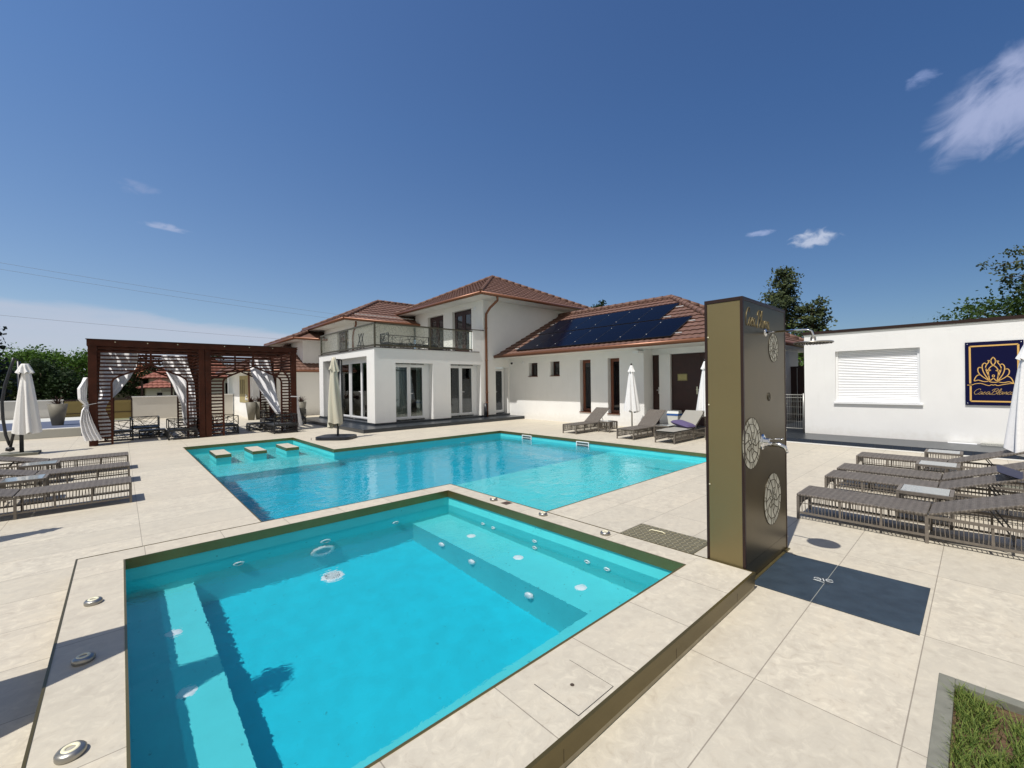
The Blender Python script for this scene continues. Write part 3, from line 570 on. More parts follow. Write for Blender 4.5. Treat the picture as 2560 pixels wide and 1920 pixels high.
m = MB(); m.tube([(3.985, 1.2, 1.06), (3.985, 1.12, 1.062), (3.985, 1.075, 1.045), (3.985, 1.055, 1.0)], [.02, .019, .016, .009], 14); m.build('spout', M['chrome'], mx)
m = MB(); m.tube([(3.985, 1.2, 1.1), (3.985, 1.1, 1.112)], [.006, .005], 10); m.lathe((3.985, 1.095, 1.112), [(0, .012), (.008, .008), (.008, -.008), (0, -.01)], 12, (0, 1, 0)); m.build('lever', M['chrome'], mx)
# ------------------------------------------------------------------ sun loungers
def lounger_proto(ang, name='sun_lounger', cushion=False):
    """local: foot at x=0, head toward +x, width along y centred, top at z .29"""
    t = T(name, 'proto', 'sun lounger', (0, 0, 0))
    Wd, L1, L2, H = .54, 1.08, 1.95, .29
    m = MB(); m.box(0, L1, -Wd/2, Wd/2, H-.028, H); m.build('seat', M['wicker'], t, bevel=.008)
    m = MB(); bl = .82; ca, sa = math.cos(ang), math.sin(ang)
    vs = []
    for a, h in ((.012, -.012), (bl, -.012), (bl, .012), (.012, .012)):
        for y in (-Wd/2, Wd/2): vs.append((L1+a*ca-h*sa, y, H-.014+a*sa+h*ca))
    m.add(vs, [(0, 1, 3, 2), (4, 5, 7, 6), (2, 3, 5, 4), (0, 6, 7, 1), (0, 2, 4, 6), (1, 7, 5, 3)]); bk = m.build('backrest', M['wicker'], t, bevel=.006)
    m = MB()
    for y in (-.17, .17): m.bar((L1+.42*ca, y, H-.03+.42*sa), (L1+.55, y, .15), .012, .012)
    m.bar((L1+.55, -.18, .1), (L1+.55, .18, .1), .02); m.build('support_strut', M['black'], bk)
    m = MB(); zr = .075
    for y in (-Wd/2+.011, Wd/2-.011):
        m.bar((.02, y, zr), (L2-.02, y, zr), .016, .02); m.bar((L1, y, H-.03), (L2-.01, y, H-.03), .022, .026)
        m.bar((.03, y, .185), (L1, y, .185), .008, .008)
    m.bar((L2-.011, -Wd/2+.022, H-.03), (L2-.011, Wd/2-.022, H-.03), .022, .026); m.bar((L2-.011, -Wd/2+.022, zr), (L2-.011, Wd/2-.022, zr), .016, .02)
    m.tube([(.012, -Wd/2+.03, .10), (.012, -.15, .15), (.012, 0, .165), (.012, .15, .15), (.012, Wd/2-.03, .10)], .009, 6)
    m.build('side_rail', M['strand'], t)
    for y in (-Wd/2+.011, Wd/2-.011):
        m = MB(); x = .05; k = 0
        while x < L2-.04:
            if L1 < x < L1+.035 and k == 0: m.build('woven_strands', M['strand'], t); m = MB(); k = 1
            if abs(x-L1) > .04: sk = random.uniform(-.006, .006); m.bar((x+sk, y, H-.03), (x-sk, y, zr), .009, .006, (1, 0, 0))
            x += .031
        m.build('woven_strands', M['strand'], t)
    m = MB()
    for i in range(14): y = -Wd/2+.045+i*.0345; zz = .165-.06*(y/(Wd/2))**2; m.bar((.012, y*1.02, H-.03), (.012, y, zz), .006, .008)
    m.build('woven_strands', M['strand'], t); m = MB()
    for i in range(14): y = -Wd/2+.045+i*.0345; m.bar((L2-.011, y, H-.035), (L2-.011, y, zr), .006, .008)
    s = m.build('woven_strands', M['strand'], t)
    for x in (.013, L1-.005, L2-.013, .40, .74, 1.5):
        for y in (-Wd/2+.013, Wd/2-.013):
            m = MB()
            if x in (.40, .74, 1.5): m.bar((x, y, zr), (x, y, H-.03), .014, .018); m.build('side_post', M['strand'], t)
            else: m.bar((x, y, 0), (x, y, H-.03), .028, .026); m.build('leg', M['strand'], t)
    return t
def place(proto, x, y, rz, label, group, first=[]):
    key = proto.name
    if key not in first: first.append(key); o = proto
    else: o = copy_tree(proto)
    o.location = (x, y, 0); o.rotation_euler = (0, 0, rz); o['label'] = label; o['group'] = group; return o
P30 = lounger_proto(R(19)); P15 = lounger_proto(R(11)); P35 = lounger_proto(R(33))
# right group, heads toward -Y
gR = 'wicker loungers on the right in front of the white building'
for x, lab in ((5.98, 'grey wicker lounger closest to the shower column shadow, front of the right hand row'), (7.29, 'second grey wicker lounger on the right, its head in dark blue pad'), (8.02, 'third grey wicker lounger on the right, between two side tables'), (9.48, 'farthest grey wicker lounger on the right, nearest the black platform')):
    ll = place(P30, x, 1.43, R(-90), lab, gR)
gL = 'wicker loungers on the left deck'
for y, lab in ((8.265, 'grey wicker lounger in front of the other two on the left deck'), (9.98, 'middle grey wicker lounger of the three on the left deck'), (11.55, 'farthest grey wicker lounger on the left, below the curved white parasol')):
    place(P15, .10, y, R(180), lab, gL)
gM = 'wicker loungers along the white wall beyond the pool'
M3 = None
for y, lab in ((8.58, 'bare wicker lounger under the brown windows, left of the closed white parasol'), (6.60, 'bare wicker lounger in the middle beyond the pool, right of the white parasol'), (5.44, 'wicker lounger with grey mattress and purple pillow beyond the pool')):
    o = place(P35, 10.22, y, 0, lab, gM); M3 = o
def pad(m, x0, x1, y0, y1, z0, h, n=10, tilt=0., px=0., pz=0.):
    # soft rounded pad
    vs = []; nx, ny = 16, 8
    for s in (1, -1):
        for i in range(nx+1):
            for j in range(ny+1):
                u, v = i/nx*2-1, j/ny*2-1; e = (1-abs(u)**6)**.5*(1-abs(v)**6)**.5
                x = (x0+x1)/2+u*(x1-x0)/2; y = (y0+y1)/2+v*(y1-y0)/2; z = z0+h/2+s*h/2*e+.004*math.sin(9*x)*e
                if tilt and x > px: d = x-px; x, z = px+d*math.cos(tilt)-(z-pz)*math.sin(tilt)*.6, z+d*math.sin(tilt)
                vs.append((x, y, z))
    N = (nx+1)*(ny+1); fs = []
    for s in (0, 1):
        for i in range(nx):
            for j in range(ny): a = s*N+i*(ny+1)+j; fs.append((a, a+1, a+ny+2, a+ny+1))
    m.add(vs, fs, True)
m = MB(); pad(m, 10.18, 12.1, 5.17, 5.71, .292, .05, tilt=R(33), px=11.30, pz=.292); tag(m.build('lounger_mattress', M['cushion'], None, (11, 5.44, .29)), 'thin light grey mattress lying on the wicker lounger beyond the pool', 'mattress')
m = MB(); pad(m, -.27, .27, -.19, .19, 0, .13); o = tag(m.build('cushion', M['pillow'], None, (0, 0, 0)), 'plump purple cushion lying on the grey mattress', 'cushion'); o.location = (11.22, 5.44, .36); o.rotation_euler = (0, R(-12), R(80))
m = MB(); pad(m, -.27, .27, -.13, .13, 0, .035); o = tag(m.build('headrest_pad', mat('navy cloth', (.03, .033, .06), .8), None, (0, 0, 0)), 'dark navy headrest pad at the top of a right hand lounger', 'cushion'); o.location = (7.29, -.24, .505); o.rotation_euler = (R(19), 0, 0)
# side tables
def table_proto():
    t = T('side_table', 'proto', 'side table', (0, 0, 0)); w, d, h = .42, .42, .34
    m = MB(); m.box(-w/2+.02, w/2-.02, -d/2+.02, d/2-.02, h-.004, h+.004); m.build('glass_top', mat('grey table glass', (.20, .225, .235), .08, spec=.8), t)
    m = MB()
    for s in (-1, 1): m.bar((-w/2, s*d/2, h-.012), (w/2, s*d/2, h-.012), .03, .03); m.bar((s*w/2, -d/2+.015, h-.012), (s*w/2, d/2-.015, h-.012), .03, .03); m.bar((-w/2, s*d/2, .1), (w/2, s*d/2, .1), .014); m.bar((s*w/2, -d/2, .1), (s*w/2, d/2, .1), .014)
    m.build('table_frame', M['strand'], t)
    for sd in range(4):
        m = MB(); g = -1 if sd % 2 else 1
        for i in range(12):
            c = -w/2+.035+i*.032
            if sd < 2: m.bar((c, g*d/2, h-.02), (c+random.uniform(-.01, .01), g*d/2, .1), .008, .006)
            else: m.bar((g*w/2, c, h-.02), (g*w/2, c+random.uniform(-.01, .01), .1), .006, .008)
        m.build('woven_side', M['strand'], t)
    for a in (-1, 1):
        for b in (-1, 1): m = MB(); m.bar((a*w/2, b*d/2, 0), (a*w/2, b*d/2, h-.025), .026); m.build('leg', M['strand'], t)
    return t
TP = table_proto()
for i, (x, y, lab) in enumerate(((6.62, .42, 'grey glass topped side table between the two nearest right loungers'), (8.75, .42, 'grey glass topped side table between the two far right loungers'), (10.25, .42, 'glass topped side table beyond the farthest right lounger'), (-1.02, 9.12, 'wicker side table between the two nearest left loungers'), (-1.02, 10.77, 'wicker side table between the two far left loungers'),
                              (11.45, 8.02, 'wicker side table beside the white parasol under the brown window'), (11.35, 6.02, 'wicker side table between the two loungers near the dark door'), (11.75, 4.75, 'wicker side table at the head of the cushioned lounger'))):
    o = TP if i == 0 else copy_tree(TP); o.location = (x, y, 0); o['label'] = lab; o['group'] = 'wicker side tables between loungers'
# ------------------------------------------------------------------ parasols
def canopy(m, c, ztop, zbot, rtop, rbot, folds=8, sag=.0, twist=.3, jag=.08, seed=1, sq=1.):
    rnd = random.Random(seed); n = folds*8; rows = 16; vs = []
    ph = [rnd.uniform(-.3, .3) for _ in range(folds)]; hem = [rnd.uniform(-jag, jag*.3) for _ in range(folds)]
    for i in range(rows+1):
        t = i/rows; r = rtop+(rbot-rtop)*(t**.85)
        for k in range(n):
            a = 2*PI*k/n; f = k/8.; fi = int(f) % folds; loc = f-int(f)
            fold = .5+.5*math.cos(2*PI*(loc+ph[fi]*.3)); rr = r*(1-.42*(1-fold)*min(1, t*2.2))
            h = hem[fi]*(1-loc)+hem[(fi+1) % folds]*loc
            z = ztop+(zbot-ztop)*t+(h+.05*fold)*max(0, t-.6)*2
            aa = a+twist*t; vs.append((c[0]+rr*math.cos(aa)*sq, c[1]+rr*math.sin(aa), z))
    fs = [(i*n+k, i*n+(k+1) % n, (i+1)*n+(k+1) % n, (i+1)*n+k) for i in range(rows) for k in range(n)]
    fs.append(tuple(range(n))[::-1]); m.add(vs, fs, True)
def closed_parasol(x, y, ztop, zcan, r, lab, seed, base='disc', h0=0., mt='umbrella_white', cat='parasol', group=None):
    t = T('closed_parasol', lab, cat, (x, y, h0), group)
    m = MB(); m.tube([(x, y, h0+.02), (x, y, ztop-.02)], .022, 12); m.build('pole', M['steel'] if base == 'disc' else M['black'], t)
    m = MB(); canopy(m, (x, y), ztop-.10, zcan, .05, r, 8, jag=.10, seed=seed); m.build('canopy', M[mt], t)
    m = MB(); canopy(m, (x, y), ztop, ztop-.24, .03, r*.48, 8, jag=.02, seed=seed+3, twist=.1); m.build('top_vent', M[mt], t)
    m = MB(); m.lathe((x, y, ztop), [(.03, -.02), (.035, .02), (.02, .06), (0, .07)], 12); m.build('finial', M['black'], t)
    if base == 'disc':
        m = MB(); m.box(x-.25, x+.25, y-.25, y+.25, h0+.002, h0+.05); m.build('concrete_base', M['kerb'], t, bevel=.01)
        m = MB(); m.tube([(x, y, .78), (x+.06, y-.05, .76), (x+.07, y-.06, .62)], .016, 8); m.lathe((x+.07, y-.06, .6), [(0, .04), (.035, .02), (.035, -.02), (0, -.04)], 10); m.build('crank', M['black'], t)
    return t
closed_parasol(12.3, 7.67, 2.12, .62, .27, 'closed white parasol standing between two wicker loungers beyond the pool', 3, group='closed white parasols')
closed_parasol(12.2, 5.24, 2.14, .62, .27, 'closed white parasol partly hidden behind the brass shower column', 4, group='closed white parasols')
closed_parasol(9.45, -.46, 2.06, .52, .25, 'closed white parasol at the right edge in front of the blue sign', 5, group='closed white parasols')
closed_parasol(-1.78, 6.95, 2.45, .65, .24, 'closed parasol just outside the left edge casting the small pointed shadow', 6, group='closed white parasols')
closed_parasol(-.86, 3.28, 2.75, .55, .33, 'closed parasol outside the left edge whose shadow falls across the whirlpool', 8, group='closed white parasols')
# beige cantilever parasol with black tank base
bx, by = 4.85, 12.95
t = T('cantilever_parasol', 'closed beige cantilever parasol on black tank base by the pool corner', 'parasol', (bx, by, 0))
m = MB(); n = 28; prof = [(.42, .0), (.47, .01), (.47, .085), (.44, .10)]; vs = []
U = Vector((.707, -.707, 0)); V = Vector((.707, .707, 0))
def sup(a, r): c, s = math.cos(a), math.sin(a); return (math.copysign(abs(c)**.5, c)*r, math.copysign(abs(s)**.5, s)*r)
for r, h in prof:
    for k in range(n): u, v = sup(2*PI*k/n, r); p = U*u*1.12+V*v*.9; vs.append((bx-.12+p.x, by+.0+p.y, h))
m.add(vs, [(i*n+k, i*n+(k+1) % n, (i+1)*n+(k+1) % n, (i+1)*n+k) for i in range(3) for k in range(n)]+[tuple(3*n+k for k in range(n))]); m.build('tank_base', M['plastic_black'], t)
m = MB()
for a in (-.3, .0, .3, .55, -.55): q = U*(a)+V*(-.425); m.box(bx-.12+q.x-.006, bx-.12+q.x+.006, by+q.y-.006, by+q.y+.006, .02, .085)
m.build('base_rib', M['black'], t)
m = MB(); m.bar((bx-.08, by, .1), (bx-.02, by, 2.36), .06, .045); m.bar((bx+.07, by-.03, .5), (bx+.05, by-.02, 2.36), .028); m.box(bx-.09, bx+.03, by-.03, by+.03, 2.34, 2.38); m.build('mast', M['black'], t)
m = MB(); m.tube([(bx+.0, by, 1.0), (bx+.12, by-.07, .98), (bx+.13, by-.08, .86)], .012, 8); m.build('crank_handle', M['black'], t)
m = MB(); canopy(m, (bx-.20, by-.1), 2.40, .47, .055, .24, 5, twist=1.1, jag=.34, seed=12); m.build('canopy', M['umbrella_beige'], t)
m = MB(); canopy(m, (bx-.20, by-.1), 2.42, 2.02, .045, .16, 6, twist=.4, jag=.12, seed=15); m.build('top_vent', M['umbrella_beige'], t)
# curved arm parasol, left
t = T('curved_arm_parasol', 'closed white parasol hanging from a dark curved arm on the left', 'parasol', (-1.83, 15.8, 0))
m = MB(); m.tube([(-1.80, 15.8, 0), (-1.80, 15.8, 1.0), (-1.83, 15.8, 2.28)], .038, 10); m.build('mast', M['plastic_black'], t)
m = MB(); m.tube([(-1.84, 15.8, 2.30), (-1.90, 15.8, 2.36), (-1.96, 15.8, 2.1), (-2.05, 15.8, 1.7), (-2.10, 15.8, 1.3), (-2.09, 15.8, .9), (-2.05, 15.8, .5), (-1.99, 15.8, .25)], .03, 10); m.build('curved_arm', M['plastic_black'], t)
m = MB(); m.tube([(-1.98, 15.78, .2), (-1.93, 15.78, .5), (-1.92, 15.78, .62), (-1.86, 15.78, .6), (-1.80, 15.78, .45)], .028, 8); m.lathe((-1.98, 15.75, .16), [(0, .06), (.07, .04), (.08, -.03), (0, -.06)], 14); m.build('crank_link', M['black'], t)
m = MB(); canopy(m, (-1.70, 15.75), 2.1, .52, .06, .26, 8, jag=.06, seed=21); m.build('canopy', M['umbrella_white'], t)
m = MB(); canopy(m, (-1.72, 15.75), 2.22, 1.98, .06, .17, 8, jag=.02, seed=23); m.build('top_vent', M['umbrella_white'], t)
m = MB(); m.box(-2.15, -1.5, 15.5, 16.1, .002, .06); m.build('base_plate', M['kerb'], t)
# ------------------------------------------------------------------ roofs
def roof_face(m, A, B, d, pitch, polyuv, per=.22, row=.36, amp=.025, step=.036, ns=6):
    """tiled plane: A-B eave ends (same z), d horizontal up slope dir; polyuv convex outline in (u along eave, v along slope)"""
    A = Vector(A); B = Vector(B); e = (B-A); L = e.length; e.normalize(); d = Vector(d).normalized(); s = Vector((d.x, d.y, pitch)).normalized(); nrm = e.cross(s)
    if nrm.z < 0: nrm = -nrm
    us = [p[0] for p in polyuv]; vsx = [p[1] for p in polyuv]; u0, u1, v1 = min(us), max(us), max(vsx)
    nu = int((u1-u0)/per*ns)+1; nv = int(v1/row)+1; bm = bmesh.new(); grid = []
    for j in range(nv):
        for h, vv in ((step, j*row), (0, (j+1)*row)):
            r_ = []
            for i in range(nu+1):
                u = u0+(u1-u0)*i/nu; ph = u/per; w = abs(math.sin(PI*ph)); hh = amp*(w**.7)+h
                r_.append(bm.verts.new(A+e*u+s*(vv)+nrm*hh))
            grid.append(r_)
    for a, b in zip(grid[:-1], grid[1:]):
        for i in range(nu): f = bm.faces.new((a[i], a[i+1], b[i+1], b[i])); f.smooth = True
    k = len(polyuv); cu = sum(us)/k; cv = sum(vsx)/k; cen = A+e*cu+s*cv
    for i in range(k):
        p = polyuv[i]; q = polyuv[(i+1) % k]; p3 = A+e*p[0]+s*p[1]; q3 = A+e*q[0]+s*q[1]
        pn = (q3-p3).cross(nrm).normalized()
        if pn.dot(cen-p3) > 0: pn = -pn
        if abs(p[1]) < 1e-6 and abs(q[1]) < 1e-6: continue
        bmesh.ops.bisect_plane(bm, geom=bm.verts[:]+bm.edges[:]+bm.faces[:], plane_co=p3, plane_no=pn, clear_outer=True)
    bm.verts.index_update(); vs = [v.co.copy() for v in bm.verts]; ix = {v: i for i, v in enumerate(bm.verts)}
    m.add(vs, [tuple(ix[v] for v in f.verts) for f in bm.faces], False); bm.free()
def ridge(m, p, q, r=.095, pit=.36):
    p = Vector(p); q = Vector(q); L = (q-p).length; n = max(1, int(L/pit)); d = (q-p)/n
    for i in range(n): m.tube([p+d*i, p+d*(i+1.08)], [r, r*.84], 10)
def slope_len(run, pitch): return run*math.hypot(1, pitch)
def gutter(m, p, q, r=.065): m.tube([p, q], r, 10)
def hip_roof(par, x0, x1, y0, y1, z, pitch, faces, mt, ridge_along=None, mtg=None, cover_all=True):
    """hip roof over the rectangle; faces: subset of 'NSEW' tiled finely (S=-Y,N=+Y,W=-X,E=+X)"""
    wx, wy = x1-x0, y1-y0; m = MB(); lo = min(wx, wy)/2; sl = slope_len(lo, pitch); zr = z+lo*pitch
    if wx >= wy: r0, r1 = (x0+lo, (y0+y1)/2, zr), (x1-lo, (y0+y1)/2, zr)
    else: r0, r1 = ((x0+x1)/2, y0+lo, zr), ((x0+x1)/2, y1-lo, zr)
    def outline(L, isShort): return [(0, 0), (L, 0), (L/2, sl)] if isShort else [(0, 0), (L, 0), (L-lo, sl), (lo, sl)]
    sx = wx <= wy; sy = wy <= wx
    if 'S' in faces: roof_face(m, (x0, y0, z), (x1, y0, z), (0, 1, 0), pitch, outline(wx, wx <= wy+1e-6))
    if 'N' in faces: roof_face(m, (x1, y1, z), (x0, y1, z), (0, -1, 0), pitch, outline(wx, wx <= wy+1e-6))
    if 'W' in faces: roof_face(m, (x0, y1, z), (x0, y0, z), (1, 0, 0), pitch, outline(wy, wy <= wx+1e-6))
    if 'E' in faces: roof_face(m, (x1, y0, z), (x1, y1, z), (-1, 0, 0), pitch, outline(wy, wy <= wx+1e-6))
    # closed body below the tiles
    zz = -.012
    V_ = [(x0, y0, z+zz), (x1, y0, z+zz), (x1, y1, z+zz), (x0, y1, z+zz), (r0[0], r0[1], zr+zz), (r1[0], r1[1], zr+zz)]
    if wx >= wy: m.add(V_, [(0, 1, 5, 4), (2, 3, 4, 5), (3, 0, 4), (1, 2, 5)])
    else: m.add(V_, [(0, 1, 4), (2, 3, 5), (3, 0, 4, 5), (1, 2, 5, 4)])
    rf = m.build('roof', mt, par)
    m = MB(); h = .05; lift = Vector((0, 0, h))
    cs = [Vector((x0, y0, z)), Vector((x1, y0, z)), Vector((x1, y1, z)), Vector((x0, y1, z))]; r0v, r1v = Vector(r0), Vector(r1)
    for c in cs: tgt = r0v if (c-r0v).length <= (c-r1v).length+1e-6 else r1v; ridge(m, c+lift, tgt+lift)
    if (r0v-r1v).length > .1: ridge(m, r0v+lift, r1v+lift)
    m.build('ridge_caps', mt, rf)
    m = MB(); g = .05
    gutter(m, (x0-g, y0-g, z-.03), (x1+g, y0-g, z-.03)); gutter(m, (x0-g, y0-g, z-.03), (x0-g, y1+g, z-.03)); gutter(m, (x1+g, y0-g, z-.03), (x1+g, y1+g, z-.03)); gutter(m, (x0-g, y1+g, z-.03), (x1+g, y1+g, z-.03))
    m.build('gutter', M['copper'], rf)
    m = MB(); m.box(x0, x1, y0, y1, z-.11, z-.03); m.build('soffit', M['soffit'], rf)
    return rf
# wall with rectangular openings, in a vertical plane
def wall_open(m, axis, c, a0, a1, z0, z1, holes, thick, sgn):
    """axis 'x': plane x=c, runs along y; 'y': plane y=c, runs along x. sgn: direction into the building. holes: (a0,a1,z0,z1)"""
    As = sorted({a0, a1, *[h[0] for h in holes], *[h[1] for h in holes]}); Zs = sorted({z0, z1, *[h[2] for h in holes], *[h[3] for h in holes]})
    def pt(a, d, z): return (c+d*sgn, a, z) if axis == 'x' else (a, c+d*sgn, z)
    for i in range(len(As)-1):
        for j in range(len(Zs)-1):
            ca, cz = (As[i]+As[i+1])/2, (Zs[j]+Zs[j+1])/2
            if any(h[0] < ca < h[1] and h[2] < cz < h[3] for h in holes): continue
            m.quad(pt(As[i], 0, Zs[j]), pt(As[i+1], 0, Zs[j]), pt(As[i+1], 0, Zs[j+1]), pt(As[i], 0, Zs[j+1]))
    for (p, q, r, s) in holes:
        m.quad(pt(p, 0, r), pt(p, thick, r), pt(p, thick, s), pt(p, 0, s)); m.quad(pt(q, 0, r), pt(q, thick, r), pt(q, thick, s), pt(q, 0, s))
        m.quad(pt(p, 0, s), pt(q, 0, s), pt(q, thick, s), pt(p, thick, s)); m.quad(pt(p, 0, r), pt(q, 0, r), pt(q, thick, r), pt(p, thick, r))
def window(par, name, axis, c, sgn, a0, a1, z0, z1, n, fm, gm, fr=.07, depth=.05, kick=0., curtains=False, handle=True):
    """framed window/door with n sashes set back; c = plane of frame front"""
    def bx(m, A0, A1, Z0, Z1, d0, d1):
        lo, hi = sorted((c+d0*sgn, c+d1*sgn))
        if axis == 'x': m.box(lo, hi, A0, A1, Z0, Z1)
        else: m.box(A0, A1, lo, hi, Z0, Z1)
    m = MB(); bx(m, a0, a0+fr*.55, z0, z1, 0, depth); bx(m, a1-fr*.55, a1, z0, z1, 0, depth); bx(m, a0+fr*.55, a1-fr*.55, z1-fr*.6, z1, 0, depth); bx(m, a0+fr*.55, a1-fr*.55, z0, z0+fr*.5, 0, depth)
    w = m.build(name, fm, par, bevel=.004); A0, A1, Z0, Z1 = a0+fr*.55, a1-fr*.55, z0+fr*.5, z1-fr*.6
    for k in range(n):
        s0 = A0+(A1-A0)*k/n+.003; s1 = A0+(A1-A0)*(k+1)/n-.003; m = MB()
        bx(m, s0, s0+fr, Z0, Z1, -.015, depth-.01); bx(m, s1-fr, s1, Z0, Z1, -.015, depth-.01); bx(m, s0+fr, s1-fr, Z1-fr, Z1, -.015, depth-.01); bx(m, s0+fr, s1-fr, Z0, Z0+fr+kick, -.015, depth-.01)
        sh_ = m.build('sash', fm, w, bevel=.003); g = MB(); bx(g, s0+fr, s1-fr, Z0+fr+kick, Z1-fr, .01, .018); g.build('pane', gm, w)
    if handle:
        m = MB(); mid = (A0+A1)/2+(.05 if n > 1 else -(A1-A0)/2+.06); zc = z0+(z1-z0)*.46; bx(m, mid-.012, mid+.012, zc-.06, zc+.05, -.03, -.015); bx(m, mid, mid+.11, zc+.01, zc+.03, -.055, -.035); m.build('door_handle', M['chrome'] if fm is M['brownwood'] else M['white'], w)
    return w
def drapes(par, axis, c, sgn, a0, a1, z0, z1, mt, seed=0, gaps=()):
    m = MB(); n = int((a1-a0)/.02); vs = []; rnd = random.Random(seed); ph = rnd.random()*6
    for i in range(n+1):
        a = a0+(a1-a0)*i/n; d = .03*math.sin(a*38+ph+1.5*math.sin(a*7))
        for z in (z0, z1): vs.append((c+(d)*sgn, a, z) if axis == 'x' else (a, c+d*sgn, z))
    m.add(vs, [(2*i, 2*i+2, 2*i+3, 2*i+1) for i in range(n) if not any(g0 < a0+(a1-a0)*(i+.5)/n < g1 for g0, g1 in gaps)], True); return m.build('drapes', mt, par)
M['drape'] = mat('sheer grey curtain', (.60, .61, .60), .9)
def real_glass():
    m = bpy.data.materials.new('clear reflective glass'); m.use_nodes = True; nt = m.node_tree; nt.nodes.remove(nt.nodes['Principled BSDF'])
    tp = nn(nt, 'ShaderNodeBsdfTransparent'); tp.inputs[0].default_value = (.74, .79, .77, 1); gl = nn(nt, 'ShaderNodeBsdfGlossy'); gl.inputs['Roughness'].default_value = .02; gl.inputs[0].default_value = (.9, .95, 1, 1)
    fr = nn(nt, 'ShaderNodeFresnel'); fr.inputs[0].default_value = 1.8; mx = nn(nt, 'ShaderNodeMixShader'); nt.links.new(fr.outputs[0], mx.inputs[0]); nt.links.new(tp.outputs[0], mx.inputs[1]); nt.links.new(gl.outputs[0], mx.inputs[2]); nt.links.new(mx.outputs[0], nt.nodes['Material Output'].inputs[0]); return m
M['clear'] = real_glass()
M['room'] = mat('dim interior', (.10, .105, .10), .9)
# ------------------------------------------------------------------ main villa
vl = T('villa', 'white two storey villa with brown tiled hip roofs, balcony and solar roof wing', 'house', (11, 16, 0))
YF, XL = 14.6, 6.7; ZB = .2; ZTt = 2.93
doors = [(7.52, 9.12, ZB, 2.40), (9.96, 11.53, ZB, 2.40), (12.37, 13.10, ZB, 2.30)]
m = MB(); wall_open(m, 'y', YF, XL, 13.2, ZB, ZTt, doors, .32, 1)
wall_open(m, 'x', XL, YF, 20.35, ZB, ZTt, [(15.25, 19.85, ZB, 2.66)], .42, 1)
m.quad((XL, 20.35, ZB), (8.4, 20.35, ZB), (8.4, 20.35, ZTt), (XL, 20.35, ZTt))
m.build('ground_floor_wall', M['plaster'], vl)
m = MB(); m.box(XL+.005, 13.2, YF+.005, 20.34, ZTt-.02, ZTt+.002); m.build('terrace_floor', mat('terrace floor', (.25, .24, .21), .8), vl)
m = MB(); m.box(XL-.03, 11.45, YF-.03, YF+.03, ZTt, ZTt+.022); m.box(XL-.03, XL+.03, YF+.03, 20.38, ZTt, ZTt+.022); m.build('terrace_coping', M['bronze'], vl)
m = MB(); m.box(XL+.45, 13.6, YF+.36, YF+3.2, .2, .205); m.box(XL+.45, 13.6, YF+3.2, YF+3.25, .2, 2.8); m.box(XL+.45, 13.6, YF+.36, YF+3.2, 2.78, 2.8); m.box(XL+.45, XL+.47, YF+3.3, 20.3, .2, .21); m.build('interior', M['room'], vl)
window(vl, 'patio_door', 'y', YF+.27, 1, 7.50, 8.90, ZB+.05, 2.36, 2, M['white'], M['clear'], .07)
window(vl, 'patio_door', 'y', YF+.27, 1, 9.94, 11.33, ZB+.05, 2.36, 2, M['white'], M['clear'], .07)
window(vl, 'patio_door', 'y', YF+.25, 1, 12.40, 13.08, ZB+.05, 2.27, 1, M['white'], M['clear'], .08)
drapes(vl, 'y', YF+.42, 1, 7.5, 8.95, ZB, 2.4, M['drape'], 1, gaps=((8.4, 8.62),)); drapes(vl, 'y', YF+.42, 1, 9.95, 11.45, ZB, 2.4, M['drape'], 2, gaps=((10.62, 10.72),)); drapes(vl, 'y', YF+.5, 1, 12.3, 13.2, ZB, 1.2, M['drape'], 3)
for a, b in ((8.90, 9.12), (11.33, 11.53)): m = MB(); m.box(a, b, YF+.29, YF+.33, ZB, 2.4); m.build('fixed_frame', M['white'], vl)
for k in range(4): pass
window(vl, 'sliding_door', 'x', XL+.30, 1, 15.32, 17.5, ZB+.05, 2.56, 2, M['white'], M['clear'], .065, depth=.035)
window(vl, 'sliding_door', 'x', XL+.30, 1, 17.54, 19.8, ZB+.05, 2.56, 2, M['white'], M['clear'], .065, depth=.035, handle=False)
m = MB(); m.box(XL+.30, XL+.34, 15.25, 19.85, 2.56, 2.66); m.build('fixed_frame', M['white'], vl)
drapes(vl, 'x', XL+.45, 1, 15.3, 19.8, ZB, 2.5, M['drape'], 5, gaps=((16.6, 17.0),))
# hinges on the open frame side
m = MB()
for x in (8.9, 11.33):
    for z in (.75, 1.5, 2.2): m.box(x, x+.05, YF+.27, YF+.29, z, z+.08)
m.build('door_hinge', M['white'], vl)
# upper storey
m = MB(); XU = 11.7
wall_open(m, 'x', XU, YF, 20.4, ZTt, 5.25, [(15.45, 16.95, ZTt+.05, 5.0), (17.72, 19.15, ZTt+.05, 5.0)], .2, 1)
m.quad((XU, YF-.001, 2.9), (19, YF-.001, 2.9), (19, YF-.001, 5.25), (XU, YF-.001, 5.25)); m.quad((13.2, YF-.001, 2.3), (19, YF-.001, 2.3), (19, YF-.001, 2.9), (13.2, YF-.001, 2.9))
m.quad((XU, 20.4, ZTt), (XU+7, 20.4, ZTt), (XU+7, 20.4, 5.25), (XU, 20.4, 5.25)); m.quad((19, YF, 0), (19, 20.4, 0), (19, 20.4, 5.25), (19, YF, 5.25))
m.build('upper_wall', M['plaster'], vl)
for a, b in ((15.47, 16.93), (17.74, 19.13)): window(vl, 'balcony_door', 'x', XU+.14, 1, a, b, ZTt+.07, 4.98, 2, M['brownwood'], M['glass'], .13, handle=False)
m = MB(); m.box(XU-.58, XU+.0, YF+.002, YF+.25, ZTt, 3.88); m.build('terrace_pier', M['plaster'], vl)
m = MB(); m.box(XU-.62, XU+.02, YF-.03, YF+.29, 3.88, 3.905); m.build('pier_cap', M['bronze'], vl)
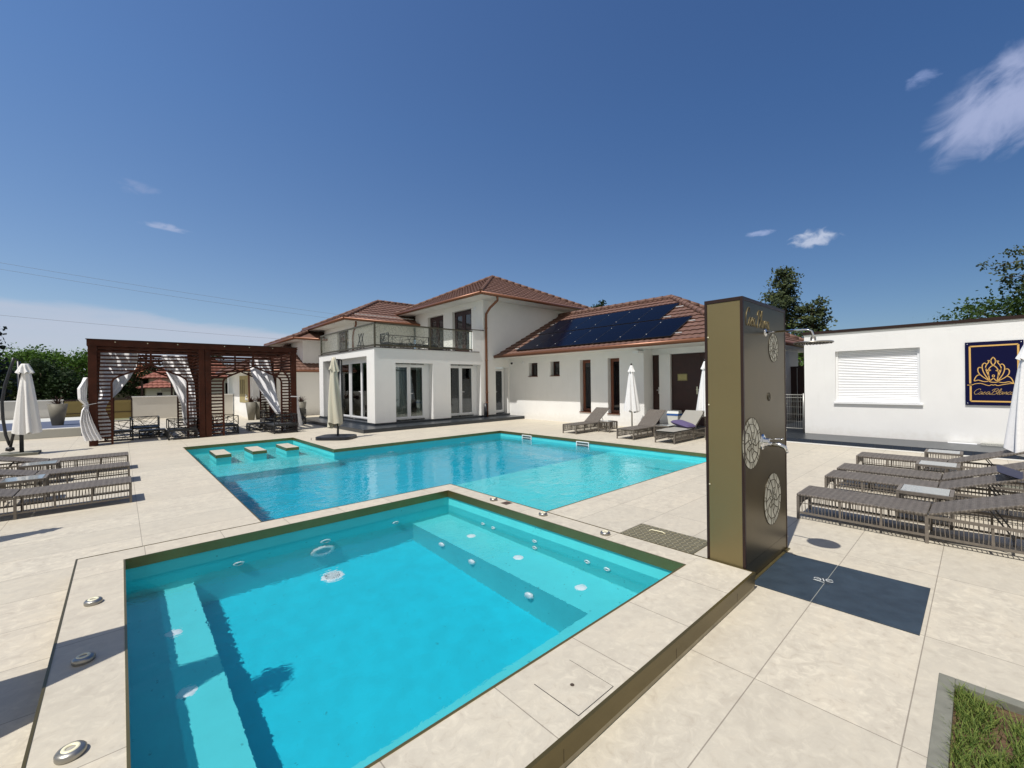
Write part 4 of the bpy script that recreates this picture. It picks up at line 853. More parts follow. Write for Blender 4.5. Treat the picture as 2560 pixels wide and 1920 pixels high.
hip_roof(vl, 11.0, 18.7, 13.85, 21.4, 5.36, .5, 'SW', M['roof'])
m = MB(); m.box(XU-.001, 18.5, YF-.004, YF-.002, 5.1, 5.26); 
m = MB(); m.tube([(XU+.15, YF-.80, 5.30), (XU+.17, YF-.78, 5.12), (XU+.1, YF-.35, 4.85), (XU+.10, YF-.09, 4.62), (XU+.10, YF-.07, 4.4), (XU+.10, YF-.07, .12)], .052, 12)
for z in (4.0, 2.6, 1.2, .75): m.lathe((XU+.1, YF-.07, z), [(.052, -.02), (.066, -.015), (.066, .015), (.052, .02)], 12)
m.build('downpipe', M['copper'], vl)
m = MB(); m.tube([(XU-.05, YF-.14, .13), (XU-.05, YF-.14, .72)], .07, 16); m.build('pipe_sleeve', M['plastic_black'], vl)
m = MB(); m.box(XU-.02, XU+.0, 15.1, 15.22, 4.85, 4.99); m.build('wall_sensor', M['white'], vl)
# wing 2 (rear left, upper storey behind the terrace)
m = MB(); wall_open(m, 'x', 8.4, 20.6, 24.6, ZTt-.3, 4.65, [(21.2, 22.7, ZTt+.1, 4.35)], .15, 1); m.quad((8.4, 20.6, ZTt-.3), (11.71, 20.6, ZTt-.3), (11.71, 20.6, 5.1), (8.4, 20.6, 5.1)); m.quad((8.4, 20.36, 0), (8.4, 24.6, 0), (8.4, 24.6, 2.7), (8.4, 20.36, 2.7)); m.build('rear_wall', M['plaster'], vl)
window(vl, 'shutter_door', 'x', 8.5, 1, 21.22, 22.68, ZTt+.1, 4.33, 1, M['brownwood'], M['glass_brown'], .12, handle=False)
hip_roof(vl, 7.75, 18.5, 20.0, 26.2, 4.74, .5, 'SW', M['roof'])
for x, y, z in ((8.3, 20.05, 4.68),):
    m = MB(); m.tube([(x, y, z), (x+.02, y+.02, z-.2), (x+.06, y+.45, z-.55), (x+.06, y+.52, z-.8), (x+.06, y+.52, ZTt)], .045, 10); m.build('downpipe', M['copper'], vl)
# lower side eave far left
m = MB(); m.box(7.3, 9.5, 24.7, 29.5, 2.6, 4.1); m.build('rear_wall', M['plaster'], vl)
hip_roof(vl, 6.75, 13.5, 24.2, 30.5, 4.12, .45, 'W', M['roof'])
# balcony railing
rl = vl
m = MB()
for x in (6.75, 9.05, 11.24): m.bar((x, YF+.06, ZTt+.02), (x, YF+.06, 3.82), .07, .05)
for y in (17.3, 20.2): m.bar((6.76, y, ZTt+.02), (6.76, y, 3.78), .05, .07)
rl = m.build('balcony_railing', M['rail'], vl); rl['label'] = 'olive bronze balcony railing with crackle patterned glass'
m = MB(); m.bar((6.72, YF+.06, 3.82), (11.27, YF+.06, 3.82), .06, .05); m.bar((6.76, YF+.03, 3.82), (6.76, 20.25, 3.82), .06, .05); m.build('top_rail', M['rail'], rl)
m = MB(); m.bar((6.72, YF+.06, 3.03), (11.27, YF+.06, 3.03), .06, .06); m.bar((6.76, YF+.03, 3.03), (6.76, 20.25, 3.03), .06, .06); m.build('bottom_rail', M['rail'], rl)
for (a, b) in ((6.79, 9.01), (9.09, 11.2)): m = MB(); m.box(a, b, YF+.055, YF+.065, 3.07, 3.79); m.build('glass_pane', M['crackle'], rl)
for (a, b) in ((YF+.1, 17.26), (17.34, 20.16)): m = MB(); m.box(6.755, 6.765, a, b, 3.07, 3.79); m.build('glass_pane', M['crackle'], rl)
# ------------------------------------------------------------------ cracked-pattern metal furniture
def crack_panel(m, o, a, b, n, seed, w=.012):
    """random criss-cross bars clipped to a rectangle o + u*a + v*b, with border"""
    rnd = random.Random(seed); o, a, b = Vector(o), Vector(a), Vector(b); la, lb = a.length, b.length
    for p, q in (((0, 0), (1, 0)), ((1, 0), (1, 1)), ((1, 1), (0, 1)), ((0, 1), (0, 0))): m.bar(o+a*p[0]+b*p[1], o+a*q[0]+b*q[1], w*2, w*2, tuple(a.cross(b).normalized()))
    for _ in range(n):
        u0, v0 = rnd.random(), rnd.random(); an = rnd.uniform(0, PI); L = rnd.uniform(.12, .3); du, dv = math.cos(an)*L/la, math.sin(an)*L/lb
        P_ = []
        for s in (-1, 1): P_.append((min(1, max(0, u0+s*du)), min(1, max(0, v0+s*dv))))
        p3 = o+a*P_[0][0]+b*P_[0][1]; q3 = o+a*P_[1][0]+b*P_[1][1]
        if (p3-q3).length > .05: m.bar(p3, q3, w*.8, w*.8, tuple(a.cross(b).normalized()))
def sofa(x, y, z, dx, dy, lab, seed, w=1.3, d=.7, back=True, arm=(1, 1), group='lattice metal lounge sets', arm_h=.58, rgroup=True):
    """dx,dy unit dir the sofa faces; (x,y) back-left corner of seat seen from front"""
    f = Vector((dx, dy, 0)); s = Vector((-dy, dx, 0)); o = Vector((x, y, z)); t = T('lattice_sofa' if back else 'lattice_table', lab, 'sofa' if back else 'coffee table', (x, y, z), group)
    H = .3 if back else .26; m = MB(); q = [o, o+s*w, o+s*w+f*d, o+f*d]; vs = [p+Vector((0, 0, H-.03)) for p in q]+[p+Vector((0, 0, H)) for p in q]; m.add(vs, [(0, 3, 2, 1), (4, 5, 6, 7), (0, 1, 5, 4), (1, 2, 6, 5), (2, 3, 7, 6), (3, 0, 4, 7)]); m.build('seat' if back else 'table_top', mat('charcoal mesh', (.035, .038, .042), .5), t)
    m = MB(); up_ = Vector((0, 0, 1)); crack_panel(m, o+f*d+up_*.04, s*w, up_*(H-.08), int(26*abs(w)), seed); crack_panel(m, o+up_*.04, s*w, up_*(H-.08), int(26*abs(w)), seed+1); crack_panel(m, o+up_*.04, f*d, up_*(H-.08), 14, seed+2); crack_panel(m, o+s*w+up_*.04, f*d, up_*(H-.08), 14, seed+3)
    for c in (o, o+s*w, o+f*d, o+f*d+s*w): m.bar(c, c+up_*(H-.03), .03)
    m.build('lattice_base', M['black'], t)
    if back: m = MB(); crack_panel(m, o+up_*(H+.01), s*w, up_*(arm_h-H), int(26*abs(w)), seed+4); m.build('back_panel', M['black'], t)
    for k, (on, c) in enumerate(zip(arm, (o, o+s*w))):
        if back and on: m = MB(); crack_panel(m, c+up_*(H+.01), f*d, up_*(arm_h-H), 15, seed+6+k); m.build('arm_panel', M['black'], t)
    return t
sofa(7.65, 16.1, ZTt, 0, -1, 'dark lattice sofa standing on the villa balcony', 5, w=2.2, arm=(1, 1), arm_h=.66)
sofa(10.1, 16.3, ZTt, 0, -1, 'low lattice table standing on the villa balcony', 9, w=.8, back=False)
t = T('balcony_chair', 'dark metal folding chair leaning behind the balcony railing', 'chair', (7.9, 18.6, ZTt)); m = MB(); m.bar((7.8, 18.6, ZTt), (8.05, 18.6, 3.9), .03); m.bar((8.1, 18.6, ZTt), (7.95, 18.6, 3.9), .03); m.bar((7.8, 18.9, ZTt), (8.05, 18.9, 3.9), .03); m.bar((8.1, 18.9, ZTt), (7.95, 18.9, 3.9), .03); m.build('chair_frame', M['black'], t); m = MB(); m.box(7.85, 8.1, 18.6, 18.9, 3.35, 3.38); m.build('seat', M['black'], t)
# entrance step around the villa
st = T('villa_step', 'long black granite step along the front of the villa', 'step', (9, 14, 0))
m = MB(); m.box(5.85, 13.19, 13.62, 21, .0, .125); m.build('step_slab', M['black_stone'], st, bevel=.008)
m = MB(); m.box(XL-.012, 13.2, YF-.012, YF+.3, .125, .205); m.box(XL-.012, XL+.4, YF+.3, 20.4, .125, .205); m.build('plinth', M['black_stone'], st)
m = MB(); m.box(10.15, 10.32, 13.95, 14.05, .126, .135); m.build('door_stop', M['steel'], st)
# ------------------------------------------------------------------ solar wing
XS = 13.2
sw = T('solar_wing', 'low white wing with brown roof carrying solar panels', 'house', (14, 10, 0))
m = MB(); holes = [(12.80, 13.33, 1.87, 2.45), (11.55, 12.05, 1.87, 2.46), (9.99, 10.51, .45, 2.45), (8.72, 9.22, .43, 2.45)]
wall_open(m, 'x', XS, 7.75, YF, 0, 2.80, holes, .26, 1); m.quad((XS, 7.75, 0), (13.86, 7.75, 0), (13.86, 7.75, 2.8), (XS, 7.75, 2.8))
XD = 13.75
m.quad((XS, 7.749, 2.46), (XD, 7.749, 2.46), (XD, 7.749, 2.8), (XS, 7.749, 2.8)); m.quad((XD, 4.9, 2.50), (XD, 7.75, 2.50), (XD, 7.75, 2.8), (XD, 4.9, 2.8)); m.box(XD-.05, XD+.1, 7.06, 7.46, .13, 2.5)
m.box(XD, 20, 4.9, 5.1, .0, 2.8)
m.build('wing_wall', M['plaster'], sw)
m = MB(); m.box(XS-.006, XS+.0, 7.75, YF, .0, .17); m.build('base_render', M['plaster'], sw)
m = MB(); m.box(13.25, 13.76, 4.9, 7.74, 0.0, .128); m.build('porch_floor', M['black_stone'], sw)
for (a, b, z0, z1) in holes:
    tall = z0 < 1; w = window(sw, 'wood_window', 'x', XS+.19, 1, a, b, z0, z1, 1, M['redwood'] if tall else M['brownwood'], M['glass_brown'], .075 if tall else .05, handle=False)
    m = MB(); m.box(XS-.03, XS+.19, a-.01, b+.03, z0-.025, z0); m.build('window_sill', M['redwood'], sw)
dd = MB(); dd.box(XD+.04, XD+.08, 7.47, 7.74, .13, 2.5); o = dd.build('narrow_door', M['brownwood'], sw); h = MB(); h.box(XD+.02, XD+.04, 7.50, 7.53, 1.15, 1.38); h.box(XD-.01, XD+.01, 7.5, 7.58, 1.27, 1.29); h.build('door_handle', M['chrome'], o)
m = MB()
for a, b in ((6.06, 7.05), (5.06, 6.05)): m.box(XD+.04, XD+.08, a, b, .13, 2.49)
o = m.build('double_door', M['brownwood'], sw)
m = MB(); m.box(XD+.02, XD+.04, 6.16, 6.20, 1.15, 1.40); m.box(XD-.02, XD, 6.06, 6.20, 1.29, 1.31); m.build('door_handle', M['chrome'], o)
m = MB(); m.box(XD+.02, XD+.039, 6.51, 6.83, 1.60, 1.82); pl = m.build('brass_notice', mat('brass notice', (.42, .36, .15), .4, .3), o)
m = MB()
for i in range(4): m.box(XD+.017, XD+.0199, 6.56, 6.78-(.03 if i % 2 else 0), 1.77-i*.045, 1.776-i*.045)
for q in ((6.52, 6.53, 1.61, 1.81), (6.81, 6.82, 1.61, 1.81), (6.53, 6.81, 1.80, 1.81), (6.53, 6.81, 1.61, 1.62)): m.box(XD+.016, XD+.0199, *q)
m.build('notice_print', mat('notice print', (.12, .09, .04), .6), pl)
# roof of the wing
xe, ze, yA, yE = 12.35, 2.80, 8.5, 4.25; run = 4.35; pt = .5; zr = ze+run*pt; xr = xe+run; sl_ = slope_len(run, pt)
m = MB(); roof_face(m, (xe, YF+.0, ze), (xe, yE, ze), (1, 0, 0), pt, [(0, 0), (YF-yE, 0), (YF-yA, sl_), (0, sl_)])
roof_face(m, (xe, yE, ze), (xe+2*run, yE, ze), (0, 1, 0), pt*run/(yA-yE), [(0, 0), (2*run, 0), (run, slope_len(yA-yE, pt*run/(yA-yE)))])
zz = -.012; m.add([(xe, YF, ze+zz), (xe, yE, ze+zz), (xr, yA, zr+zz), (xr, YF, zr+zz), (xe+2*run, yE, ze+zz), (xe+2*run, YF, ze+zz)], [(0, 1, 2, 3), (1, 4, 2), (4, 5, 3, 2)])
rf = m.build('roof', M['roof'], sw)
m = MB(); ridge(m, (xe, yE, ze+.05), (xr, yA, zr+.05), .11); ridge(m, (xr, yA, zr+.05), (xr, YF, zr+.05), .11); ridge(m, (xe+2*run, yE, ze+.05), (xr, yA, zr+.05), .11); m.build('ridge_caps', M['roof'], rf)
m = MB(); gutter(m, (xe-.05, YF-.03, ze-.03), (xe-.05, yE-.05, ze-.03), .07); gutter(m, (xe-.05, yE-.05, ze-.03), (xe+2*run, yE-.05, ze-.03), .07); m.build('gutter', M['copper'], rf)
m = MB(); m.box(xe, xe+2*run, yE, YF-.01, ze-.10, ze-.035); m.build('soffit', M['soffit'], rf)
m = MB(); m.tube([(13.0, 14.15, 2.5), (12.9, 14.1, 2.48)], .05, 12); cm = m.build('security_camera', M['white'], sw); m = MB(); m.lathe((12.88, 14.09, 2.46), [(0, .05), (.05, .03), (.05, -.02), (0, -.05)], 14); m.build('lens', M['black'], cm)
m = MB(); m.lathe((XS-.001, 13.72, 2.5), [(.06, .0), (.06, .04), (0, .045)], 16, (-1, 0, 0)); m.build('wall_lamp', M['white'], sw)
m = MB(); m.box(12.9, 13.2, 7.78, 8.0, 2.55, 2.62); m.build('eave_sensor', M['white'], sw)
m = MB(); m.tube([(xe+.3, 4.35, 2.7), (xe+.6, 4.6, 2.5), (13.6, 4.8, 2.45), (13.9, 4.83, 2.2), (13.9, 4.83, 0)], .05, 10); m.build('downpipe', M['copper'], sw)
# solar panels: individually mounted
sdir = Vector((1, 0, .5)).normalized(); nrm = Vector((-.5, 0, 1)).normalized()
def solar(y0, v0, lab):
    org = Vector((xe, 0, ze))+sdir*v0+nrm*.10; t = sw
    def bxp(m, a0, a1, b0, b1, h0, h1):
        vs = [org+Vector((0, y0-org.y+a, 0))+sdir*b+nrm*h for h in (h0, h1) for b in (b0, b1) for a in (a0, a1)]; m.add(vs, [(0, 2, 3, 1), (4, 5, 7, 6), (0, 1, 5, 4), (2, 6, 7, 3), (0, 4, 6, 2), (1, 3, 7, 5)])
    m = MB(); bxp(m, -.985, 0, 0, 1.69, -.035, 0); t = m.build('solar_panel', M['black'], sw); t['label'] = lab
    m = MB(); bxp(m, -.97, -.015, .015, .84, 0, .002); bxp(m, -.97, -.015, .85, 1.675, 0, .002); m.build('cell_glass', M['solar'], t)
    m = MB()
    for b in (.32, 1.37): bxp(m, -.015, .004, b-.014, b+.014, .002, .012)
    m.build('clamp', M['white'], t)
ordn = ['first', 'second', 'third', 'fourth', 'fifth', 'sixth', 'seventh']
for k in range(7): solar(13.40-k*1.0, .22, f'{ordn[k]} black solar panel from the left in the lower row of the roof')
for k in range(6): solar(13.62-k*1.0, 2.0, f'{ordn[k]} black solar panel from the left in the upper row of the roof')
M['alu'] = mat('aluminium', (.62, .62, .62), .4, .4)
for v0, ya, yb in ((.22, 13.75, 6.2), (2.0, 13.95, 7.35)):
    for b in (.32, 1.37): m = MB(); p = Vector((xe, 0, ze))+sdir*(v0+b)+nrm*.055; m.bar((p.x, ya, p.z), (p.x, yb, p.z), .04, .03); m.build('mounting_rail', M['alu'], sw)
# waste bin
bx_, by_ = 13.42, 6.78
t = T('waste_bin', 'white swing lid bin with blue liner in front of the dark door', 'bin', (bx_, by_, .128))
m = MB(); vs = []; 
for z, w in ((.128, .15), (.46, .185)): vs += [(bx_-w*.8, by_-w, z), (bx_+w*.8, by_-w, z), (bx_+w*.8, by_+w, z), (bx_-w*.8, by_+w, z)]
m.add(vs, [(0, 3, 2, 1), (0, 1, 5, 4), (1, 2, 6, 5), (2, 3, 7, 6), (3, 0, 4, 7)]); m.build('body', M['binwhite'], t, bevel=.01)
m = MB(); m.box(bx_-.155, bx_+.155, by_-.192, by_+.192, .46, .52); m.build('liner_edge', M['bluebin'], t)
m = MB(); vs = [(bx_-.16, by_-.2, .52), (bx_+.16, by_-.2, .52), (bx_+.16, by_+.2, .52), (bx_-.16, by_+.2, .52), (bx_-.10, by_-.19, .63), (bx_+.10, by_-.19, .63), (bx_+.10, by_+.19, .63), (bx_-.10, by_+.19, .63)]
m.add(vs, [(0, 3, 2, 1), (4, 5, 6, 7), (0, 1, 5, 4), (1, 2, 6, 5), (2, 3, 7, 6), (3, 0, 4, 7)]); m.build('lid', M['binwhite'], t, bevel=.015)
# ------------------------------------------------------------------ right building
rb = T('pool_house', 'white flat roofed building on the right with closed roller shutter', 'building', (15, 0, 0))
XR = 13.9; m = MB(); wall_open(m, 'x', XR, -9, 3.26, .1, 2.80, [(.95, 2.57, .96, 2.31)], .16, 1); m.quad((XR, 3.26, .1), (22, 3.26, .1), (22, 3.26, 2.8), (XR, 3.26, 2.8)); m.quad((XR, -9, 2.8), (XR, 3.26, 2.8), (22, 3.26, 2.8), (22, -9, 2.8)); m.build('wall', M['plaster'], rb)
m = MB(); m.box(XR-.025, XR+.1, -9, 3.29, 2.802, 2.875); m.box(XR+.1, 22, 3.15, 3.29, 2.802, 2.875); m.build('roof_edge', M['bronze'], rb)
m = MB(); m.box(XR-.012, XR, -9, 3.27, 2.765, 2.802); m.build('drip_trim', M['grey_wall'], rb)
sh_ = MB(); prof = []; z = .98; 
while z < 2.31: sh_.add([(XR+.10, .99, z), (XR+.10, 2.53, z), (XR+.088, 2.53, z+.018), (XR+.088, .99, z+.018), (XR+.10, .99, z+.036), (XR+.10, 2.53, z+.036), (XR+.108, .99, z+.0415), (XR+.108, 2.53, z+.0415)], [(0, 1, 2, 3), (3, 2, 5, 4), (4, 5, 7, 6)]); z += .0415
rs = sh_.build('roller_shutter', M['white'], rb)
for a, b in ((.95, 1.0), (2.52, 2.57)): m = MB(); m.box(XR+.07, XR+.13, a, b, .98, 2.31); m.build('guide_rail', M['white'], rs)
m = MB(); m.box(XR-.045, XR+.15, .90, 2.60, .945, .975); m.build('window_sill', M['white'], rb)
sg = T('sign_board', 'navy wall sign with gold lotus crown emblem and cursive gold lettering', 'sign', (XR, -.2, 1.66))
SYL, SYR, SZB, SZT = .22, -.62, .975, 2.36
m = MB(); m.box(XR-.028, XR-.004, SYR, SYL, SZB, SZT); m.build('board', M['navy'], sg)
def sgp(x, y):
    u = (x-275)/1287; yt = 158-63*u; v = (1520-y)/(1520-yt); return (u*(SYL-SYR), v*(SZT-SZB))
to3 = lambda u, v, h: (XR-.028-h, SYL-u, SZB+v)
m = MB()
for pts in ([(388, 245), (1450, 190)], [(1450, 195), (1450, 1435)], [(1450, 1435), (400, 1435)], [(400, 1430), (400, 1105)], [(392, 1050), (386, 245)]): ribbon(m, [sgp(*p) for p in pts], .030, to3, 0, .004, False, 0)
cx = 914; mir = lambda L: [(2*cx-x, y+(cx-x)*.09) for x, y in L]
lotus = [[(912, 470), (868, 525), (866, 590), (912, 645), (958, 590), (956, 522), (912, 470)]]
left = [[(868, 552), (795, 547), (818, 575), (768, 635), (744, 700), (790, 768), (832, 775)], [(912, 652), (860, 678), (812, 738), (855, 758), (803, 788), (832, 985)], [(768, 630), (720, 602), (672, 648), (676, 745), (724, 850), (815, 970)], [(745, 700), (760, 770), (808, 880)],
        [(655, 708), (600, 697), (568, 742), (592, 822), (680, 900), (815, 978)], [(620, 857), (560, 870), (512, 918), (488, 992), (580, 973), (680, 1000), (770, 1002), (860, 970), (912, 925)], [(800, 992), (860, 1012), (914, 1018)]]
ar = [(cx+24*math.cos(a*PI/6), 880+24*math.sin(a*PI/6)) for a in range(12)]
for L in lotus+left+[mir(l) for l in left]: ribbon(m, [sgp(*p) for p in L], .0155, to3, 0, .005)
ribbon(m, [sgp(*p) for p in ar], .012, to3, 0, .005, True, 0)
ribbon(m, [sgp(*p) for p in [(320, 1085), (420, 1082), (520, 1052), (640, 1046), (740, 1075), (820, 1090), (870, 1070), (910, 1080), (950, 1068), (1010, 1088), (1120, 1066), (1290, 1040), (1400, 1050), (1510, 1072)]], .013, to3, 0, .006)
m.build('gold_emblem', M['gold'], sg)
m = MB(); ou, ov = sgp(455, 1285); script(m, 'CasaBlanca', .117, .0085, lambda u, v, h: to3(ou+u, ov+v, h), .3); m.build('gold_lettering', mat('dull gold letters', (.42, .27, .10), .5), sg)
m = MB()
for y in (SYL-.035, SYR+.035):
    for z in (SZB+.04, SZT-.04): m.lathe((XR-.028, y, z), [(0, .006), (.01, .004), (.012, 0)], 10, (-1, 0, 0))
m.build('screw', M['chrome'], sg)
pf = T('tiled_platform', 'long low black tiled platform in front of the right building', 'platform', (13.2, 0, 0))
m = MB(); m.box(12.5, 13.89, -9, 3.6, .01, .115); m.box(12.5, 13.25, 3.6, 4.9, .01, .115); m.box(13.25, 20, 3.3, 4.89, .01, .112); m.build('platform_top', M['black_stone'], pf)
m = MB()
for k in range(34): y = 4.9-k*.30; m.box(12.492, 12.4995, y-.295, y-.004, .03, .11)
m.build('edge_tile', mat('dark blue glazed tile', (.008, .018, .038), .18, noise_amt=.3), pf)
m = MB(); m.box(12.487, 12.4995, -9, 4.9, .002, .026); m.build('white_base_strip', M['soffit'], pf)
m = MB(); m.box(13.74, 13.86, .05, .5, .116, .13); tag(m.build('white_box', M['white'], None, (13.8, .27, .116)), 'flat white box lying at the foot of the right wall', 'box')
m = MB(); m.box(13.7, 13.88, -.95, .0, .116, .165); tag(m.build('gravel_tray', mat('pale pebbles', (.42, .42, .38), .9, noise_amt=.5, noise_scale=60), None, (13.8, -.5, .116)), 'strip of pale pebbles along the foot of the right wall', 'pebbles')
# mesh gate and dark fence between the buildings
gt = T('mesh_gate', 'galvanised wire mesh gate between the white buildings', 'gate', (13.95, 3.8, .115))
m = MB(); m.tube([(13.95, 3.28, 1.16), (13.95, 4.9, 1.16)], .014, 8); m.tube([(13.95, 3.28, 1.08), (13.95, 4.9, 1.08)], .01, 8); m.tube([(13.95, 3.28, .22), (13.95, 4.9, .22)], .014, 8); m.tube([(13.95, 3.30, .12), (13.95, 3.30, 1.2)], .018, 8); m.build('gate_frame', M['wire'], gt)
m = MB()
for k in range(31): y = 3.32+k*.052; m.bar((13.95, y, .22), (13.95, y, 1.16), .005)
for z in (.42, .62, .82, .98): m.bar((13.96, 3.3, z), (13.96, 4.9, z), .005)
m.build('wire_mesh', M['wire'], gt)
fn = T('dark_fence', 'dark brown board fence behind the mesh gate', 'fence', (18, 5, 0)); m = MB()
for k in range(16): m.box(19, 19.03, 2.2+k*.25, 2.435+k*.25, .1, 2.05)
m.build('board_panel', M['brownwood'], fn)
m = MB(); m.box(18.96, 19.0, 2.2, 6.2, 2.02, 2.08); m.build('top_rail', M['brownwood'], fn)
# ------------------------------------------------------------------ pergola
pg = T('pergola', 'mahogany slatted double bay pergola behind the far left pool corner', 'pergola', (2, 18, 0))
PX = [(-.66, -.48), (1.82, 2.14), (4.50, 4.66)]; PF, PB, PH = 16.55, 19.6, 2.95
for (a, b) in PX:
    for y in (PF, PB):
        if b-a > .25:
            for (c, d) in ((a, a+.15), (a+.165, b)): m = MB(); m.box(c, d, y, y+.16, 0, PH-.17); m.build('post', M['pergola'], pg, bevel=.006)
        else: m = MB(); m.box(a, b, y, y+.18, 0, PH-.17); m.build('post', M['pergola'], pg, bevel=.006)
m = MB(); m.box(-.68, 4.68, PF-.02, PF+.03, PH-.17, PH); m.box(-.68, 4.68, PB+.13, PB+.18, PH-.17, PH); m.box(-.68, -.63, PF+.03, PB+.13, PH-.17, PH); m.box(4.63, 4.68, PF+.03, PB+.13, PH-.17, PH); m.build('fascia_beam', M['pergola'], pg)
for ya, yb in ((PF-.04, PF+.05), (PB+.1, PB+.2)): m = MB(); m.box(-.70, 4.70, ya, yb, PH, PH+.02); m.build('top_capping', M['bronze'], pg)
m = MB()
for k in range(16): x = -.55+k*.34; m.box(x, x+.17, PF+.04, PB+.12, PH-.06, PH-.03)
for y in (PF+.7, PF+1.5, PF+2.3): m.box(-.6, 4.6, y, y+.08, PH-.16, PH-.065)
m.build('roof_boards', M['pergola'], pg)
HW = [(0, .86), (1.75, .86), (1.85, .82), (1.95, .68), (2.03, .5), (2.27, .0), (9, 0)]
def halfw(z, w=.86):
    for (z0, a), (z1, b) in zip(HW[:-1], HW[1:]):
        if z0 <= z <= z1: return (a+(b-a)*(z-z0)/(z1-z0))*w/.86
    return 0
def slat_panel(axis, c, a0, a1, openw=.86):
    mid = (a0+a1)/2; m = MB(); z = .1
    P_ = lambda a, z: (a, c, z) if axis == 'y' else (c, a, z)
    while z < PH-.2:
        h = halfw(z, openw)
        segs = [(a0, mid-h), (mid+h, a1)] if h > .01 else [(a0, a1)]
        for s0, s1 in segs: m.bar(P_(s0, z), P_(s1, z), .035, .046)
        z += .105
    scr = m.build('slat_screen', M['pergola'], pg)
    m = MB(); L = []
    for s in (-1, 1):
        pts = [P_(mid+s*halfw(zz_, openw), zz_) for zz_ in (.0, 1.0, 1.75, 1.80, 1.85, 1.90, 1.95, 2.0, 2.03, 2.15, 2.27)]
        for p, q in zip(pts[:-1], pts[1:]): m.bar(p, q, .045, .05)
    m.bar(P_(mid, 2.27), P_(mid, PH-.17), .05, .05)
    m.build('arch_frame', M['pergola'], scr)
for (a, b) in ((-.48, 1.82), (2.14, 4.50)):
    slat_panel('y', PF+.06, a, b); slat_panel('y', PB+.1, a, b)
for x in (-.60, 1.98, 4.58): slat_panel('x', x, PF+.18, PB, 1.0)
m = MB()
for x in (-.1, .6, 1.3, 2.5, 3.2, 3.9): m.lathe((x, PF-.02, PH-.05), [(0, .012), (.014, .008)], 8, (0, -1, 0))
m.build('screw_heads', M['cream'], pg)
def curtain(pts, lab, seed):
    """pts: list of (z, x0,y0, x1,y1) rows from the top down"""
    m = MB(); n = 30; rnd = random.Random(seed); ph = rnd.random()*6; vs = []; rows = []
    for i in range(len(pts)-1):
        for s in range(4): t_ = s/4; t_ = t_*t_*(3-2*t_); rows.append(tuple(a*(1-t_)+b*t_ for a, b in zip(pts[i], pts[i+1])))
    rows.append(pts[-1])
    for r in rows:
        z, xa, ya, xb, yb = r; d = Vector((xb-xa, yb-ya, 0)); nv = Vector((-d.y, d.x, 0)).normalized(); am = min(.05, .02+.02/(d.length+.1))
        for k in range(n+1): f = k/n; p = Vector((xa, ya, z))+d*f+nv*am*math.sin(f*26+ph+z*1.3+math.sin(z*3)); vs.append(p)
    N = n+1; m.add(vs, [(i*N+k, i*N+k+1, (i+1)*N+k+1, (i+1)*N+k) for i in range(len(rows)-1) for k in range(n)], True)
    return tag(m.build('pergola_curtain', M['curtain'], None, (pts[0][1], pts[0][2], 0)), lab, 'curtain', 'white curtains of the pergola')
curtain([(2.72, -.45, 18.2, .42, 18.5), (2.3, -.45, 18.0, .38, 18.4), (1.9, -.45, 17.7, .24, 18.1), (1.5, -.45, 17.4, -.0, 17.7), (1.2, -.45, 17.1, -.28, 17.3), (1.0, -.45, 17.0, -.36, 17.1), (.6, -.45, 17.0, -.22, 17.2), (.2, -.42, 17.0, -.18, 17.2)], 'white curtain swept across the back of the left pergola bay', 2)
curtain([(1.9, -.72, 16.62, -.68, 16.7), (1.6, -.85, 16.5, -.68, 16.65), (1.3, -.84, 16.5, -.7, 16.62), (1.13, -.72, 16.55, -.66, 16.6), (1.0, -.79, 16.5, -.66, 16.54), (.7, -.83, 16.48, -.58, 16.5), (.4, -.80, 16.46, -.48, 16.48), (.16, -.74, 16.44, -.38, 16.46)], 'white curtain tied outside the left pergola post', 3)
curtain([(2.72, 1.05, 19.2, 1.75, 19.1), (2.3, 1.1, 19.0, 1.8, 18.9), (1.7, 1.3, 18.5, 1.9, 18.5), (1.0, 1.5, 18.2, 1.9, 18.2), (.3, 1.55, 18.1, 1.9, 18.1)], 'narrow white curtain beside the middle pergola post', 4)
curtain([(2.68, 3.75, 19.2, 4.45, 19.3), (2.3, 3.7, 19.0, 4.5, 19.2), (1.9, 3.7, 18.6, 4.5, 19.0), (1.4, 3.85, 18.2, 4.5, 18.8), (.9, 4.1, 17.9, 4.5, 18.4), (.55, 4.3, 17.7, 4.5, 18.1)], 'white curtain blown across the right pergola bay', 5)
curtain([(1.25, 4.66, 16.62, 4.74, 16.9), (.9, 4.68, 16.6, 4.8, 17.0), (.5, 4.7, 16.6, 4.9, 17.1), (.12, 4.7, 16.6, 5.0, 17.2)], 'white curtain outside the right pergola post', 6)
m = MB(); m.bar((-.78, 16.5, 1.12), (-.35, 16.6, 1.22), .03, .012); tag(m.build('curtain_tie', M['curtain'], None, (-.5, 16.5, 1.1)), 'white tie holding the curtain at the left pergola post', 'curtain tie')
m = MB(); m.bar((4.45, 16.5, 1.22), (4.75, 16.5, 1.2), .012, .03); tag(m.build('curtain_tie', M['curtain'], None, (4.6, 16.5, 1.2)), 'white tie holding the curtain at the right pergola post', 'curtain tie')
sofa(-.36, 17.45, 0, 0, 1, 'lattice armchair by the left pergola post with its back to the pool', 30, w=-.62, d=.7, arm_h=.60)
sofa(.22, 19.25, 0, 0, -1, 'lattice sofa at the back of the left pergola bay', 40, w=.72, arm_h=.60)
sofa(.42, 18.2, 0, 0, -1, 'low lattice coffee table in the left pergola bay', 50, w=.64, d=.5, back=False)
sofa(1.75, 17.2, 0, -1, 0, 'lattice armchair just left of the middle pergola post', 60, w=.7, arm_h=.6)
sofa(2.25, 17.9, 0, 1, 0, 'lattice armchair just right of the middle pergola post', 70, w=-.8, arm_h=.6)
